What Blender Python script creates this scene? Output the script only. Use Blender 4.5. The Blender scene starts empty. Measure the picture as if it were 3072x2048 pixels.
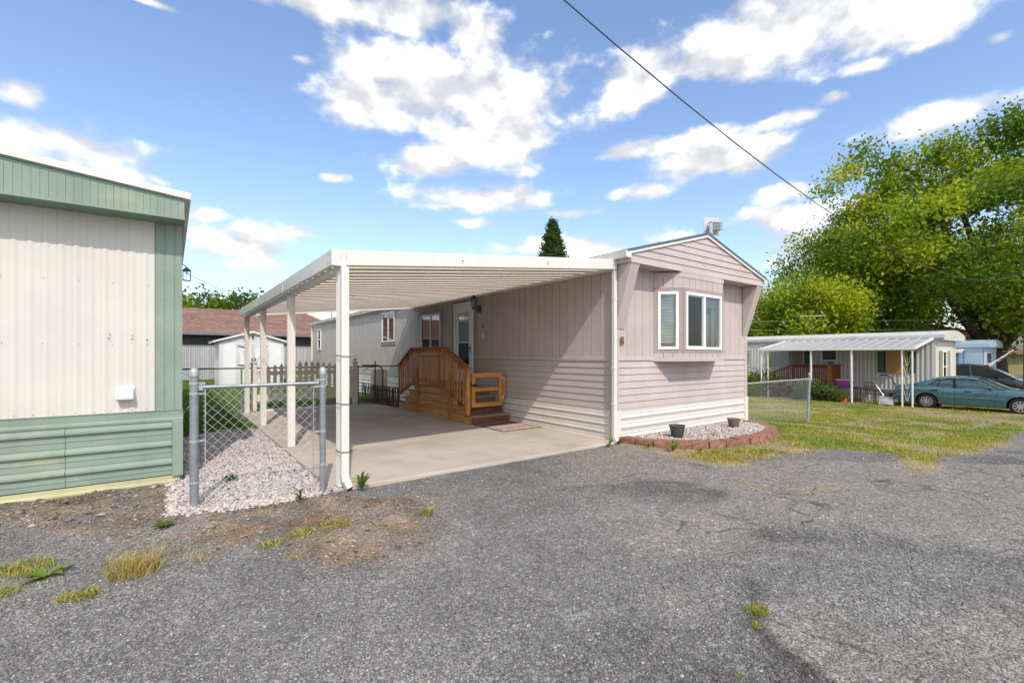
import bpy, math, random
import numpy as np
from mathutils import Vector, Matrix

# ------------------------------------------------------------------ camera, sky, sun, exposure
SC = bpy.context.scene
COL = SC.collection
CAMH = 1.43
cam_d = bpy.data.cameras.new('camera'); cam = bpy.data.objects.new('camera', cam_d); COL.objects.link(cam)
cam_d.sensor_width = 36; cam_d.lens = 1377/3072*36; cam_d.shift_y = 0.01335
cam_d.clip_start = .05; cam_d.clip_end = 4000
FWD = (.596, .803)                                   # view direction in plan; x runs along the gable, y along the home
cam.location = (0, 0, CAMH)
cam.rotation_euler = (math.radians(90), 0, -math.atan2(FWD[0], FWD[1]))
SC.camera = cam
SC.render.resolution_x, SC.render.resolution_y = 1024, 682
SUN_EL, SUN_AZ = math.radians(45), math.atan2(-.76, -2.28)
sd = bpy.data.lights.new('sun', 'SUN'); sd.energy = 2.0; sd.angle = math.radians(.53); sd.color = (1, .925, .80)
sun = bpy.data.objects.new('sun', sd); COL.objects.link(sun)
sv = Vector((math.sin(SUN_AZ)*math.cos(SUN_EL), math.cos(SUN_AZ)*math.cos(SUN_EL), math.sin(SUN_EL)))
sun.rotation_euler = sv.to_track_quat('Z', 'Y').to_euler(); sun.location = (-10, -30, 40)
SC.view_settings.view_transform = 'Standard'; SC.view_settings.look = 'None'
SC.view_settings.gamma = 1; SC.view_settings.use_curve_mapping = False
SC.view_settings.exposure = 0.62
SKY_STRENGTH = .15

def build_world():
    w = bpy.data.worlds.new('World'); SC.world = w; w.use_nodes = True
    nt = w.node_tree; N = nt.nodes; L = nt.links; N.clear()
    out = N.new('ShaderNodeOutputWorld'); bg = N.new('ShaderNodeBackground'); L.new(bg.outputs[0], out.inputs[0])
    bg.inputs['Strength'].default_value = SKY_STRENGTH
    sky = N.new('ShaderNodeTexSky'); sky.sky_type = 'NISHITA'; sky.sun_disc = False
    sky.sun_elevation = SUN_EL; sky.sun_rotation = SUN_AZ % (2*math.pi)
    sky.air_density = 1.25; sky.dust_density = 1.6; sky.ozone_density = 1.0; sky.altitude = 300
    tc = N.new('ShaderNodeTexCoord'); sep = N.new('ShaderNodeSeparateXYZ'); L.new(tc.outputs['Generated'], sep.inputs[0])
    def m(op, a, b=None, c=None, clamp=False):
        n = N.new('ShaderNodeMath'); n.operation = op; n.use_clamp = clamp
        for i, v in enumerate((a, b, c)):
            if v is None: continue
            if isinstance(v, (int, float)): n.inputs[i].default_value = v
            else: L.new(v, n.inputs[i])
        return n.outputs[0]
    az = m('ARCTAN2', sep.outputs[0], sep.outputs[1])
    el = m('ARCSINE', sep.outputs[2])
    cv = N.new('ShaderNodeCombineXYZ'); L.new(az, cv.inputs[0]); L.new(el, cv.inputs[1])
    # cloud banks: (azimuth, elevation, half width, half height) in radians, sky directions
    def px(x, y, rx, ry):
        X, Z = (x*1.306-1536)/1377, (1065-y*1.306)/1377
        a = math.atan(X); h = math.hypot(1, X)
        k = 1/(1+X*X)
        return (a+math.atan2(FWD[0], FWD[1]), math.atan2(Z, h), rx*1.306/1377*k, ry*1.306/1377*math.cos(a)*math.cos(math.atan2(Z, h))**2)
    banks = [px(*b) for b in (
        (900,150,150,60),(1050,220,290,115),(1130,300,190,90),(850,235,130,70),(980,375,130,34),(780,20,250,45),(950,30,200,55),(1090,85,70,70),
        (1800,70,320,100),(1500,165,130,70),(2050,50,260,70),(1440,215,65,50),(1650,130,160,60),
        (1640,370,170,48),(1560,330,120,30),(1480,440,65,24),(1110,455,165,34),(1320,490,85,18),(1090,512,70,17),
        (150,330,240,52),(40,215,70,42),(540,560,120,60),(480,495,60,25),(2180,265,210,38),(1985,150,75,25),(1830,500,150,40),(1830,570,120,50),
        (1300,565,200,34),(1800,275,110,24),(1920,225,55,20),(700,530,75,17),(690,135,50,22),(1430,350,60,25),(2300,90,60,25),(1820,440,90,28),(330,0,110,12),(770,410,45,14),(300,400,110,20))]
    md = None
    for a, e, ra, re in banks:
        s = N.new('ShaderNodeVectorMath'); s.operation = 'SUBTRACT'; L.new(cv.outputs[0], s.inputs[0]); s.inputs[1].default_value = (a, e, 0)
        k = N.new('ShaderNodeVectorMath'); k.operation = 'MULTIPLY'; L.new(s.outputs[0], k.inputs[0]); k.inputs[1].default_value = (1/ra, 1/re, 0)
        ln = N.new('ShaderNodeVectorMath'); ln.operation = 'LENGTH'; L.new(k.outputs[0], ln.inputs[0])
        lv = m('ADD', ln.outputs['Value'], .28) if re < .0165 else ln.outputs['Value']
        md = lv if md is None else m('SMOOTH_MIN', md, lv, .25)
    def noise(scale, sx, sy, off, detail=8, rough=.58):
        mp = N.new('ShaderNodeMapping'); L.new(cv.outputs[0], mp.inputs[0]); mp.inputs['Scale'].default_value = (sx, sy, 1); mp.inputs['Location'].default_value = off
        n = N.new('ShaderNodeTexNoise'); n.inputs['Scale'].default_value = scale; n.inputs['Detail'].default_value = detail; n.inputs['Roughness'].default_value = rough
        L.new(mp.outputs[0], n.inputs['Vector']); return n.outputs['Fac']
    n1 = noise(8.5, 1, 1.6, (0, 0, 0), 10, .6)
    n2 = noise(2.2, 1, 2.0, (3, 1, 0), 4)
    # elsewhere round the sky broken cloud goes on, its cover raised for more ambient light
    faz = math.atan2(FWD[0], FWD[1])
    da = m('ABSOLUTE', m('WRAP', m('SUBTRACT', az, faz), math.pi, -math.pi))
    outside = m('SMOOTH_MAX', m('MULTIPLY', m('SUBTRACT', da, .86), 6), m('MULTIPLY', m('SUBTRACT', el, .70), 6), .2)
    outside = m('MINIMUM', m('MAXIMUM', outside, 0), 1)
    bank_o = m('MULTIPLY', m('SUBTRACT', n2, .46), 5)
    bank_i = m('SUBTRACT', 1.0, md)
    bank_i = m('MAXIMUM', bank_i, -1.2)
    mixn = N.new('ShaderNodeMix'); mixn.data_type = 'FLOAT'; L.new(outside, mixn.inputs[0]); L.new(bank_i, mixn.inputs[2]); L.new(bank_o, mixn.inputs[3])
    def dens(n):
        return m('ADD', m('MULTIPLY', mixn.outputs[0], .92), m('MULTIPLY', m('SUBTRACT', n, .5), 2.6))
    d = dens(n1)
    a = N.new('ShaderNodeMapRange'); a.interpolation_type = 'SMOOTHSTEP'; L.new(d, a.inputs[0]); a.inputs[1].default_value = -.22; a.inputs[2].default_value = .56
    alpha = m('MULTIPLY', a.outputs[0], m('MULTIPLY', m('ADD', el, .03), 9, None, True))
    # relief of the cloud: thinner edges bluish, thick undersides grey
    up = m('SUBTRACT', noise(8.5, 1, 1.6, (0, 0, 0), 3.5, .5), noise(8.5, 1, 1.6, (0, .05, 0), 3.5, .5))
    rel = m('ADD', m('ADD', m('MULTIPLY', up, 3.0), m('MULTIPLY', m('SUBTRACT', d, .3), .25)), .42, None, True); rel = m('POWER', rel, 1.7)
    r2 = N.new('ShaderNodeMix'); r2.data_type = 'RGBA'; L.new(rel, r2.inputs[0]); r2.inputs[6].default_value = (3.2, 3.3, 3.5, 1); r2.inputs[7].default_value = (7.4, 7.3, 7.1, 1)
    mx = N.new('ShaderNodeMix'); mx.data_type = 'RGBA'; L.new(alpha, mx.inputs[0]); L.new(r2.outputs[2], mx.inputs[7])
    tint = N.new('ShaderNodeMix'); tint.data_type = 'RGBA'; tint.blend_type = 'MULTIPLY'; tint.inputs[0].default_value = 1
    L.new(sky.outputs[0], tint.inputs[6]); tint.inputs[7].default_value = (.88, .92, 1.03, 1)
    L.new(tint.outputs[2], mx.inputs[6]); L.new(mx.outputs[2], bg.inputs['Color'])
build_world()

# ------------------------------------------------------------------ helpers
R = random.Random(7)
def gz(x): return float(np.interp(x, GX, GZ))
GX = [-1e4, 8.3, 10.2, 12.2, 14.2, 18, 26, 40, 1e4]; GZ = [0, 0, -.1, -.27, -.42, -.58, -.8, -.95, -.95]

def link(o, parent=None):
    COL.objects.link(o)
    if parent is not None:
        o.parent = parent
        if not parent.get('_local'):
            p = parent; loc = Vector((0, 0, 0))
            while p is not None:
                loc += p.location if p.type == 'EMPTY' else Vector((0, 0, 0)); p = p.parent
            if parent.type == 'EMPTY': o.matrix_parent_inverse = Matrix.Translation(-loc)
    return o
def tag(o, label=None, cat=None, group=None, kind=None):
    if label: o['label'] = label
    if cat: o['category'] = cat
    if group: o['group'] = group
    if kind: o['kind'] = kind
    return o
def thing(name, label, cat, loc=(0, 0, 0), group=None, rot=0, local=False):
    o = bpy.data.objects.new(name, None); COL.objects.link(o); o.location = loc; o.rotation_euler = (0, 0, rot); o.empty_display_size = .2
    if local: o['_local'] = 1
    return tag(o, label, cat, group)

class MB:
    def __init__(s): s.v = []; s.f = []
    def add(s, vs, fs):
        n = len(s.v); s.v += [tuple(v) for v in vs]; s.f += [tuple(n+i for i in f) for f in fs]; return s
    def box(s, x0, x1, y0, y1, z0, z1):
        x0, x1 = min(x0, x1), max(x0, x1); y0, y1 = min(y0, y1), max(y0, y1); z0, z1 = min(z0, z1), max(z0, z1)
        return s.add([(x0,y0,z0),(x1,y0,z0),(x1,y1,z0),(x0,y1,z0),(x0,y0,z1),(x1,y0,z1),(x1,y1,z1),(x0,y1,z1)],
                     [(0,3,2,1),(4,5,6,7),(0,1,5,4),(1,2,6,5),(2,3,7,6),(3,0,4,7)])
    def bar(s, p, q, w, h, up=(0, 0, 1)):
        p, q = Vector(p), Vector(q); d = (q-p).normalized(); u = Vector(up)
        a = d.cross(u)
        if a.length < 1e-4: a = d.cross(Vector((1, 0, 0)))
        a.normalize(); b = a.cross(d).normalized(); vs = []
        for c in (p, q):
            for i, j in ((-1,-1),(1,-1),(1,1),(-1,1)): vs.append(c+a*(i*w/2)+b*(j*h/2))
        return s.add(vs, [(0,1,2,3),(7,6,5,4),(0,4,5,1),(1,5,6,2),(2,6,7,3),(3,7,4,0)])
    def prism(s, poly, o, u, v, w, caps=True):
        o, u, v, w = Vector(o), Vector(u), Vector(v), Vector(w); n = len(poly)
        vs = [o+u*a+v*b for a, b in poly]+[o+u*a+v*b+w for a, b in poly]
        fs = [(i, (i+1) % n, n+(i+1) % n, n+i) for i in range(n)]
        if caps: fs += [tuple(range(n-1, -1, -1)), tuple(range(n, 2*n))]
        return s.add(vs, fs)
    def tube(s, pts, r, n=8, caps=True):
        pts = [Vector(p) for p in pts]; rs = r if isinstance(r, (list, tuple)) else [r]*len(pts); vs = []; prev = None
        for i, p in enumerate(pts):
            d = (pts[min(i+1, len(pts)-1)]-pts[max(i-1, 0)]).normalized()
            a = prev if prev is not None else Vector((0, 0, 1)) if abs(d.z) < .9 else Vector((1, 0, 0))
            a = (a-d*a.dot(d)).normalized(); prev = a; b = d.cross(a)
            vs += [p+(a*math.cos(2*math.pi*k/n)+b*math.sin(2*math.pi*k/n))*rs[i] for k in range(n)]
        fs = [(i*n+k, i*n+(k+1) % n, (i+1)*n+(k+1) % n, (i+1)*n+k) for i in range(len(pts)-1) for k in range(n)]
        if caps: fs += [tuple(range(n-1, -1, -1)), tuple(range((len(pts)-1)*n, len(pts)*n))]
        return s.add(vs, fs)
    def lathe(s, prof, c, n=20, close=False):
        vs = [(c[0]+r*math.cos(2*math.pi*k/n), c[1]+r*math.sin(2*math.pi*k/n), c[2]+z) for r, z in prof for k in range(n)]
        m = len(prof)
        fs = [(i*n+k, i*n+(k+1) % n, ((i+1) % m)*n+(k+1) % n, ((i+1) % m)*n+k) for i in range(m if close else m-1) for k in range(n)]
        return s.add(vs, fs)
    def build(s, name, mat, parent=None, smooth=False, bevel=0, angle=None):
        me = bpy.data.meshes.new(name); me.from_pydata(s.v, [], s.f); me.validate(); me.update()
        if mat: me.materials.append(mat)
        if smooth:
            me.polygons.foreach_set('use_smooth', [True]*len(me.polygons))
            try: me.set_sharp_from_angle(angle=math.radians(angle or 40))
            except Exception: pass
        o = bpy.data.objects.new(name, me); link(o, parent)
        if bevel:
            b = o.modifiers.new('bevel', 'BEVEL'); b.width = bevel; b.segments = 2; b.limit_method = 'ANGLE'
        return o
def box(name, mat, parent, *a, bevel=0): return MB().box(*a).build(name, mat, parent, bevel=bevel)
def inst(name, mesh, parent, mat4=None):
    o = bpy.data.objects.new(name, mesh); link(o, parent)
    if mat4 is not None: o.matrix_basis = mat4
    return o
def np_mesh(name, V, F, mat, parent=None, cols=None, smooth=False):
    V = np.asarray(V, np.float32); F = np.asarray(F, np.int32); k = F.shape[1]
    me = bpy.data.meshes.new(name); me.vertices.add(len(V)); me.vertices.foreach_set('co', V.ravel())
    me.loops.add(F.size); me.loops.foreach_set('vertex_index', F.ravel())
    me.polygons.add(len(F)); me.polygons.foreach_set('loop_start', np.arange(0, F.size, k, dtype=np.int32))
    if smooth: me.polygons.foreach_set('use_smooth', np.ones(len(F), bool))
    me.update(calc_edges=True)
    if cols is not None:
        c = np.ones((len(V), 4), np.float32); c[:, :cols.shape[1]] = cols
        at = me.color_attributes.new('col', 'FLOAT_COLOR', 'POINT'); at.data.foreach_set('color', c.ravel())
    me.materials.append(mat); o = bpy.data.objects.new(name, me); link(o, parent); return o

# numpy value noise
def vnoise(x, y, seed=0):
    xi, yi = np.floor(x).astype(np.int64), np.floor(y).astype(np.int64); xf, yf = x-xi, y-yi
    def h(a, b):
        n = (a*374761393+b*668265263+seed*974711) & 0xffffffff
        n = ((n ^ (n >> 13))*1274126177) & 0xffffffff
        return ((n ^ (n >> 16)) & 0xffff)/65535.
    u, v = xf*xf*(3-2*xf), yf*yf*(3-2*yf)
    return (h(xi, yi)*(1-u)+h(xi+1, yi)*u)*(1-v)+(h(xi, yi+1)*(1-u)+h(xi+1, yi+1)*u)*v
def fbm(x, y, sc, seed=0, oct=4):
    t = 0; a = .5; x = np.asarray(x, float)*sc; y = np.asarray(y, float)*sc
    for i in range(oct): t = t+a*vnoise(x, y, seed+i); x = x*2.03+5.1; y = y*2.03+2.7; a *= .5
    return t/(1-.5**oct)
def psd(px_, py_, poly):
    """signed distance to polygon, positive inside"""
    x, y = np.asarray(px_, float), np.asarray(py_, float); d = np.full(x.shape, 1e9); ins = np.zeros(x.shape, bool); n = len(poly)
    for i in range(n):
        ax, ay = poly[i]; bx, by = poly[(i+1) % n]; ex, ey = bx-ax, by-ay
        t = np.clip(((x-ax)*ex+(y-ay)*ey)/(ex*ex+ey*ey+1e-12), 0, 1)
        d = np.minimum(d, np.hypot(x-ax-t*ex, y-ay-t*ey))
        if ay != by: ins ^= ((ay > y) != (by > y)) & (x < (bx-ax)*(y-ay)/(by-ay)+ax)
    return np.where(ins, d, -d)
def sstep(a, b, x): t = np.clip((x-a)/(b-a), 0, 1); return t*t*(3-2*t)

# ------------------------------------------------------------------ materials
MATS = {}
def nodes_of(name):
    m = bpy.data.materials.new(name); m.use_nodes = True; nt = m.node_tree; nt.nodes.clear()
    out = nt.nodes.new('ShaderNodeOutputMaterial'); b = nt.nodes.new('ShaderNodeBsdfPrincipled'); nt.links.new(b.outputs[0], out.inputs[0])
    MATS[name] = m; return m, nt, b, out
def nmath(nt, op, a, b=None, clamp=False):
    n = nt.nodes.new('ShaderNodeMath'); n.operation = op; n.use_clamp = clamp
    for i, v in enumerate((a, b)):
        if v is None: continue
        if isinstance(v, (int, float)): n.inputs[i].default_value = v
        else: nt.links.new(v, n.inputs[i])
    return n.outputs[0]
def nmix(nt, f, a, b, blend='MIX'):
    n = nt.nodes.new('ShaderNodeMix'); n.data_type = 'RGBA'; n.blend_type = blend
    for i, v in ((0, f), (6, a), (7, b)):
        if isinstance(v, (int, float)): n.inputs[i].default_value = v
        elif isinstance(v, tuple): n.inputs[i].default_value = v if len(v) == 4 else (*v, 1)
        else: nt.links.new(v, n.inputs[i])
    return n.outputs[2]
def nnoise(nt, scale, stretch=(1, 1, 1), detail=4, rough=.55, vec=None):
    if vec is None: vec = nt.nodes.new('ShaderNodeNewGeometry').outputs['Position']
    mp = nt.nodes.new('ShaderNodeMapping'); mp.inputs['Scale'].default_value = stretch; nt.links.new(vec, mp.inputs[0])
    n = nt.nodes.new('ShaderNodeTexNoise'); n.inputs['Scale'].default_value = scale; n.inputs['Detail'].default_value = detail; n.inputs['Roughness'].default_value = rough
    nt.links.new(mp.outputs[0], n.inputs['Vector']); return n.outputs['Fac']
def nrange(nt, v, a, b, c=0, d=1):
    n = nt.nodes.new('ShaderNodeMapRange'); nt.links.new(v, n.inputs[0])
    for i, k in zip((1, 2, 3, 4), (a, b, c, d)): n.inputs[i].default_value = k
    return n.outputs[0]
def M(name, col, rough=.65, metal=0, var=.1, vs=3, bump=0, bs=80, bstretch=(1, 1, 1), streak=0, dirt=None, dlo=.58, dhi=.75, ds=2.2, rnd=0, spec=.4, grain=None, gcol=None, gs=6, coat=0):
    m, nt, b, out = nodes_of(name)
    c0 = tuple(max(0, k*(1-var)) for k in col); c1 = tuple(min(1, k*(1+var)) for k in col)
    c = nmix(nt, nrange(nt, nnoise(nt, vs), .33, .67), c0, c1)
    if grain: c = nmix(nt, nrange(nt, nnoise(nt, gs, grain, 6, .65), .35, .72), c, gcol or tuple(k*.6 for k in col))
    if streak:
        s = nrange(nt, nnoise(nt, 7, (1, 1, .08), 5, .6), .5, .72); c = nmix(nt, nmath(nt, 'MULTIPLY', s, streak), c, tuple(k*.62 for k in col))
    if dirt: c = nmix(nt, nrange(nt, nnoise(nt, ds, (1, 1, 1), 6, .65), dlo, dhi), c, dirt)
    if rnd:
        oi = nt.nodes.new('ShaderNodeObjectInfo'); f = nrange(nt, oi.outputs['Random'], 0, 1, 1-rnd, 1+rnd)
        vm = nt.nodes.new('ShaderNodeVectorMath'); vm.operation = 'SCALE'; nt.links.new(c, vm.inputs[0]); nt.links.new(f, vm.inputs['Scale']); c = vm.outputs[0]
    nt.links.new(c, b.inputs['Base Color'])
    b.inputs['Metallic'].default_value = metal; b.inputs['Specular IOR Level'].default_value = spec
    nt.links.new(nrange(nt, nnoise(nt, vs*2.3, (1, 1, 1), 3), .3, .7, max(.03, rough-.08), min(1, rough+.08)), b.inputs['Roughness'])
    if coat: b.inputs['Coat Weight'].default_value = coat; b.inputs['Coat Roughness'].default_value = .06
    if bump:
        bn = nt.nodes.new('ShaderNodeBump'); bn.inputs['Strength'].default_value = bump; bn.inputs['Distance'].default_value = .01
        nt.links.new(nnoise(nt, bs, bstretch, 5, .6), bn.inputs['Height']); nt.links.new(bn.outputs[0], b.inputs['Normal'])
    return m
def leafmat(name, mul=1., trans=.35, rough=.55):
    m, nt, b, out = nodes_of(name)
    at = nt.nodes.new('ShaderNodeVertexColor'); at.layer_name = 'col'
    nt.links.new(at.outputs[0], b.inputs['Base Color']); b.inputs['Roughness'].default_value = rough; b.inputs['Specular IOR Level'].default_value = .25
    t = nt.nodes.new('ShaderNodeBsdfTranslucent'); g = nmix(nt, 1., at.outputs[0], (1.25, 1.2, .5), 'MULTIPLY'); nt.links.new(g, t.inputs[0])
    mx = nt.nodes.new('ShaderNodeMixShader'); mx.inputs[0].default_value = trans; nt.links.new(b.outputs[0], mx.inputs[1]); nt.links.new(t.outputs[0], mx.inputs[2]); nt.links.new(mx.outputs[0], out.inputs[0])
    return m
def stonemat(name, rough=.85):
    m, nt, b, out = nodes_of(name)
    at = nt.nodes.new('ShaderNodeVertexColor'); at.layer_name = 'col'
    c = nmix(nt, nrange(nt, nnoise(nt, 220), .35, .65), (.8, .8, .8), (1.15, 1.15, 1.15)); nt.links.new(nmix(nt, 1., at.outputs[0], c, 'MULTIPLY'), b.inputs['Base Color'])
    b.inputs['Roughness'].default_value = rough; b.inputs['Specular IOR Level'].default_value = .3
    return m
def glassmat(name, tint=(.75, .8, .8), refl=.16):
    m, nt, b, out = nodes_of(name); nt.nodes.remove(b)
    tr = nt.nodes.new('ShaderNodeBsdfTransparent'); tr.inputs[0].default_value = (*tint, 1)
    gl = nt.nodes.new('ShaderNodeBsdfGlossy'); gl.inputs['Roughness'].default_value = .015; gl.inputs[0].default_value = (.95, .95, 1, 1)
    fr = nt.nodes.new('ShaderNodeLayerWeight'); fr.inputs[0].default_value = .5
    mx = nt.nodes.new('ShaderNodeMixShader'); nt.links.new(nmath(nt, 'ADD', nmath(nt, 'MULTIPLY', nmath(nt, 'POWER', fr.outputs['Facing'], 4), .7), refl, True), mx.inputs[0])
    nt.links.new(tr.outputs[0], mx.inputs[1]); nt.links.new(gl.outputs[0], mx.inputs[2]); nt.links.new(mx.outputs[0], out.inputs[0]); return m

M('siding', (.52, .44, .415), .75, var=.06, vs=2, dirt=(.42, .355, .335), dlo=.58, dhi=.9, ds=1.4, bump=.25, bs=60, bstretch=(1, 1, .15), streak=.12, rnd=.025)
M('siding_lap', (.53, .46, .44), .75, var=.06, vs=2, dirt=(.44, .38, .36), dlo=.58, dhi=.9, ds=1.4, bump=.25, bs=60, bstretch=(.12, .12, 1), streak=.1, rnd=.02)
M('siding_grey', (.50, .45, .41), .75, var=.05, vs=2, bump=.25, bs=60, bstretch=(1, 1, .15), streak=.15, rnd=.03)
M('house_trim', (.37, .295, .275), .7, var=.06, bump=.2, bs=60, streak=.1)
M('joint', (.16, .13, .125), .9)
M('vinyl', (.72, .68, .62), .45, var=.04, vs=4, bump=.04, bs=12, dirt=(.5, .46, .4), dlo=.62, dhi=.9, ds=3)
M('alu_white', (.75, .72, .67), .42, var=.03, vs=2, streak=.08, dirt=(.5, .48, .44), dlo=.64, dhi=.95, ds=4)
M('alu_soffit', (.78, .72, .62), .38, var=.04, vs=2, rnd=.03)
M('win_white', (.82, .82, .80), .4, var=.02)
M('roof_metal', (.10, .13, .19), .4, metal=.2, var=.1, dirt=(.2, .21, .23))
M('interior', (.05, .048, .05), .9)
M('curtain', (.30, .18, .34), .9, var=.2)
M('red_cloth', (.22, .05, .07), .9, var=.2)
M('blind', (.62, .70, .70), .6, var=.04)
glassmat('glass', refl=.10); glassmat('glass_screen', (.38, .38, .40), .05); glassmat('glass_dark', (.16, .18, .2), .12)
M('brass', (.25, .14, .06), .45, metal=.4)
M('lamp_bronze', (.09, .06, .05), .5, metal=.3); glassmat('lamp_glass', (.8, .8, .78), .2)
M('black_metal', (.02, .02, .022), .5)
M('concrete', (.52, .45, .385), .9, var=.1, vs=1.3, bump=.18, bs=140, dirt=(.39, .33, .28), dlo=.5, dhi=.75, ds=1.1)
M('wood_new', (.62, .28, .08), .65, var=.16, vs=5, bump=.3, bs=40, grain=(1, 1, .12), gcol=(.30, .12, .03), gs=14, rnd=.25)
M('wood_new_h', (.66, .34, .115), .65, var=.15, vs=5, bump=.3, bs=40, grain=(.6, .1, 1), gcol=(.34, .15, .045), gs=14, rnd=.1)
M('wood_rail', (.48, .19, .06), .65, var=.2, vs=5, bump=.3, bs=40, grain=(1, .12, 1), gcol=(.17, .06, .018), gs=14, rnd=.1)
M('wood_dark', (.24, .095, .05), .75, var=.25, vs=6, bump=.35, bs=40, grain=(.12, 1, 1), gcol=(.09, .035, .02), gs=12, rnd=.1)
M('wood_tread', (.32, .22, .15), .85, var=.2, vs=6, bump=.3, bs=40, rnd=.1)
M('wire', (.45, .45, .45), .4, metal=.7)
M('galv', (.30, .33, .36), .5, metal=.55, var=.12, vs=12, dirt=(.42, .44, .46), dlo=.55, dhi=.75, ds=25)
M('galv_light', (.46, .48, .49), .45, metal=.5, var=.12, vs=30)
M('galv_brown', (.12, .095, .08), .6, metal=.3, var=.2)
M('rattan', (.085, .045, .03), .8, var=.25, rnd=.1)
M('green_paint', (.25, .325, .265), .6, var=.09, vs=2, streak=.3, dirt=(.45, .44, .29), dlo=.54, dhi=.8, ds=2.2, bump=.03, bs=20)
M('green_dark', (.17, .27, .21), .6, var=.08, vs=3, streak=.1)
M('green_yellow', (.50, .48, .29), .7, var=.12, vs=3, dirt=(.3, .25, .15), dlo=.55, dhi=.8, ds=4)
M('cream_metal', (.665, .635, .575), .5, var=.035, vs=2, streak=.07, dirt=(.5, .45, .36), dlo=.72, dhi=.95, ds=3)
M('rust_spot', (.15, .08, .04), .9)
M('fence_white', (.80, .73, .64), .6, var=.05, dirt=(.55, .5, .44), dlo=.6, dhi=.85)
M('shed_trim', (.70, .70, .70), .5); M('plastic_white', (.82, .82, .83), .45, var=.02); M('plastic_grey', (.42, .44, .46), .5)
M('slat_silver', (.52, .53, .54), .4, metal=.2, var=.05, rnd=.12)
M('shingle', (.25, .15, .12), .9, var=.2, vs=3, bump=.3, bs=60, rnd=.18)
M('dark_siding', (.085, .085, .095), .8, var=.12, vs=2, streak=.3, rnd=.1)
M('fascia_grey', (.18, .19, .21), .6)
M('block_stone', (.27, .125, .085), .92, var=.22, vs=18, bump=.9, bs=40, dirt=(.36, .22, .17), dlo=.5, dhi=.75, ds=22, rnd=.14)
M('pot_dark', (.075, .08, .085), .55, var=.15, vs=20); M('pot_brown', (.20, .15, .115), .6, var=.12, vs=20); M('pot_terra', (.46, .17, .03), .7, var=.12, vs=8)
M('soil', (.05, .035, .025), .95, bump=.6, bs=90)
M('trailer_side', (.60, .585, .545), .5, var=.05, vs=2, streak=.12, rnd=.02)
M('trailer_roof', (.58, .57, .54), .5, var=.08, vs=2, dirt=(.3, .27, .23), dlo=.55, dhi=.8, ds=1.5)
M('trailer_awning', (.40, .41, .415), .4, var=.05, metal=.1, dirt=(.4, .4, .4), rnd=.04)
M('shutter_green', (.02, .075, .06), .6); M('shutter_olive', (.30, .32, .19), .6); M('green_shade', (.26, .29, .13), .8)
M('osb', (.42, .215, .08), .8, var=.3, vs=22, dirt=(.6, .36, .15), dlo=.5, dhi=.62, ds=30)
M('drape', (.40, .33, .20), .9, var=.2, vs=8)
M('deck_red', (.20, .055, .025), .7, var=.2, vs=6, rnd=.12); M('deck_orange', (.36, .12, .035), .7, var=.2, vs=6)
M('bin_purple', (.30, .055, .24), .45, var=.06); M('bin_lid', (.62, .56, .64), .5)
M('chair_metal', (.085, .065, .06), .5, metal=.3, var=.2); M('shovel_grey', (.52, .51, .53), .4, metal=.4, var=.1); M('red_plastic', (.55, .07, .03), .5)
M('blue_paint', (.24, .40, .68), .5, var=.05, streak=.08, rnd=.03); M('blue_light', (.45, .58, .74), .5, var=.05)
M('awning_beige', (.66, .58, .46), .7)
M('brick_roof', (.33, .155, .075), .9, var=.2, vs=3, rnd=.15); M('brown_roof', (.15, .075, .04), .9, var=.25, vs=3, rnd=.15)
M('olive_wall', (.23, .20, .075), .8, var=.08); M('pole_wood', (.13, .09, .06), .9, var=.2, vs=8, grain=(1, 1, .05), gs=30)
M('bark', (.10, .08, .065), .95, var=.3, vs=5, bump=.7, bs=12, bstretch=(1, 1, .25))
M('car_teal', (.06, .145, .18), .3, metal=.3, var=.03, coat=.8, spec=.5); M('car_teal_trim', (.12, .22, .24), .35, metal=.3)
M('car_black', (.012, .012, .018), .25, metal=.2, coat=.8, spec=.5); M('rubber', (.016, .016, .017), .85); M('alloy', (.55, .54, .52), .35, metal=.8)
M('chrome', (.7, .7, .7), .2, metal=.9); M('tail_red', (.28, .012, .015), .2); M('car_glass', (.02, .045, .055), .04, spec=.9, coat=.5)
M('van_glass', (.008, .01, .012), .08, spec=.3); M('car_glass_light', (.16, .26, .25), .05, spec=.9); M('car_under', (.01, .01, .01), .9)
M('flag_red', (.45, .05, .05), .8); M('flag_white', (.75, .72, .70), .8); M('flag_blue', (.03, .05, .2), .8)
M('hill', (.20, .18, .16), 1, var=.2, vs=.02)
M('cable', (.07, .07, .075), .6); M('cable_grey', (.30, .31, .32), .5)
M('mat_pale', (.52, .40, .36), .95, var=.12, vs=14, bump=.3, bs=200); M('mat_red', (.26, .13, .12), .95, var=.2, vs=10); M('mat_dark', (.10, .085, .085), .95)
M('zip', (.02, .02, .02), .5); M('purple_shade', (.30, .20, .38), .7)
leafmat('foliage', trans=.5); leafmat('grass_blades', trans=.3, rough=.6); leafmat('dry_stalk', trans=.2)
stonemat('pebble'); stonemat('white_rock')

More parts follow.
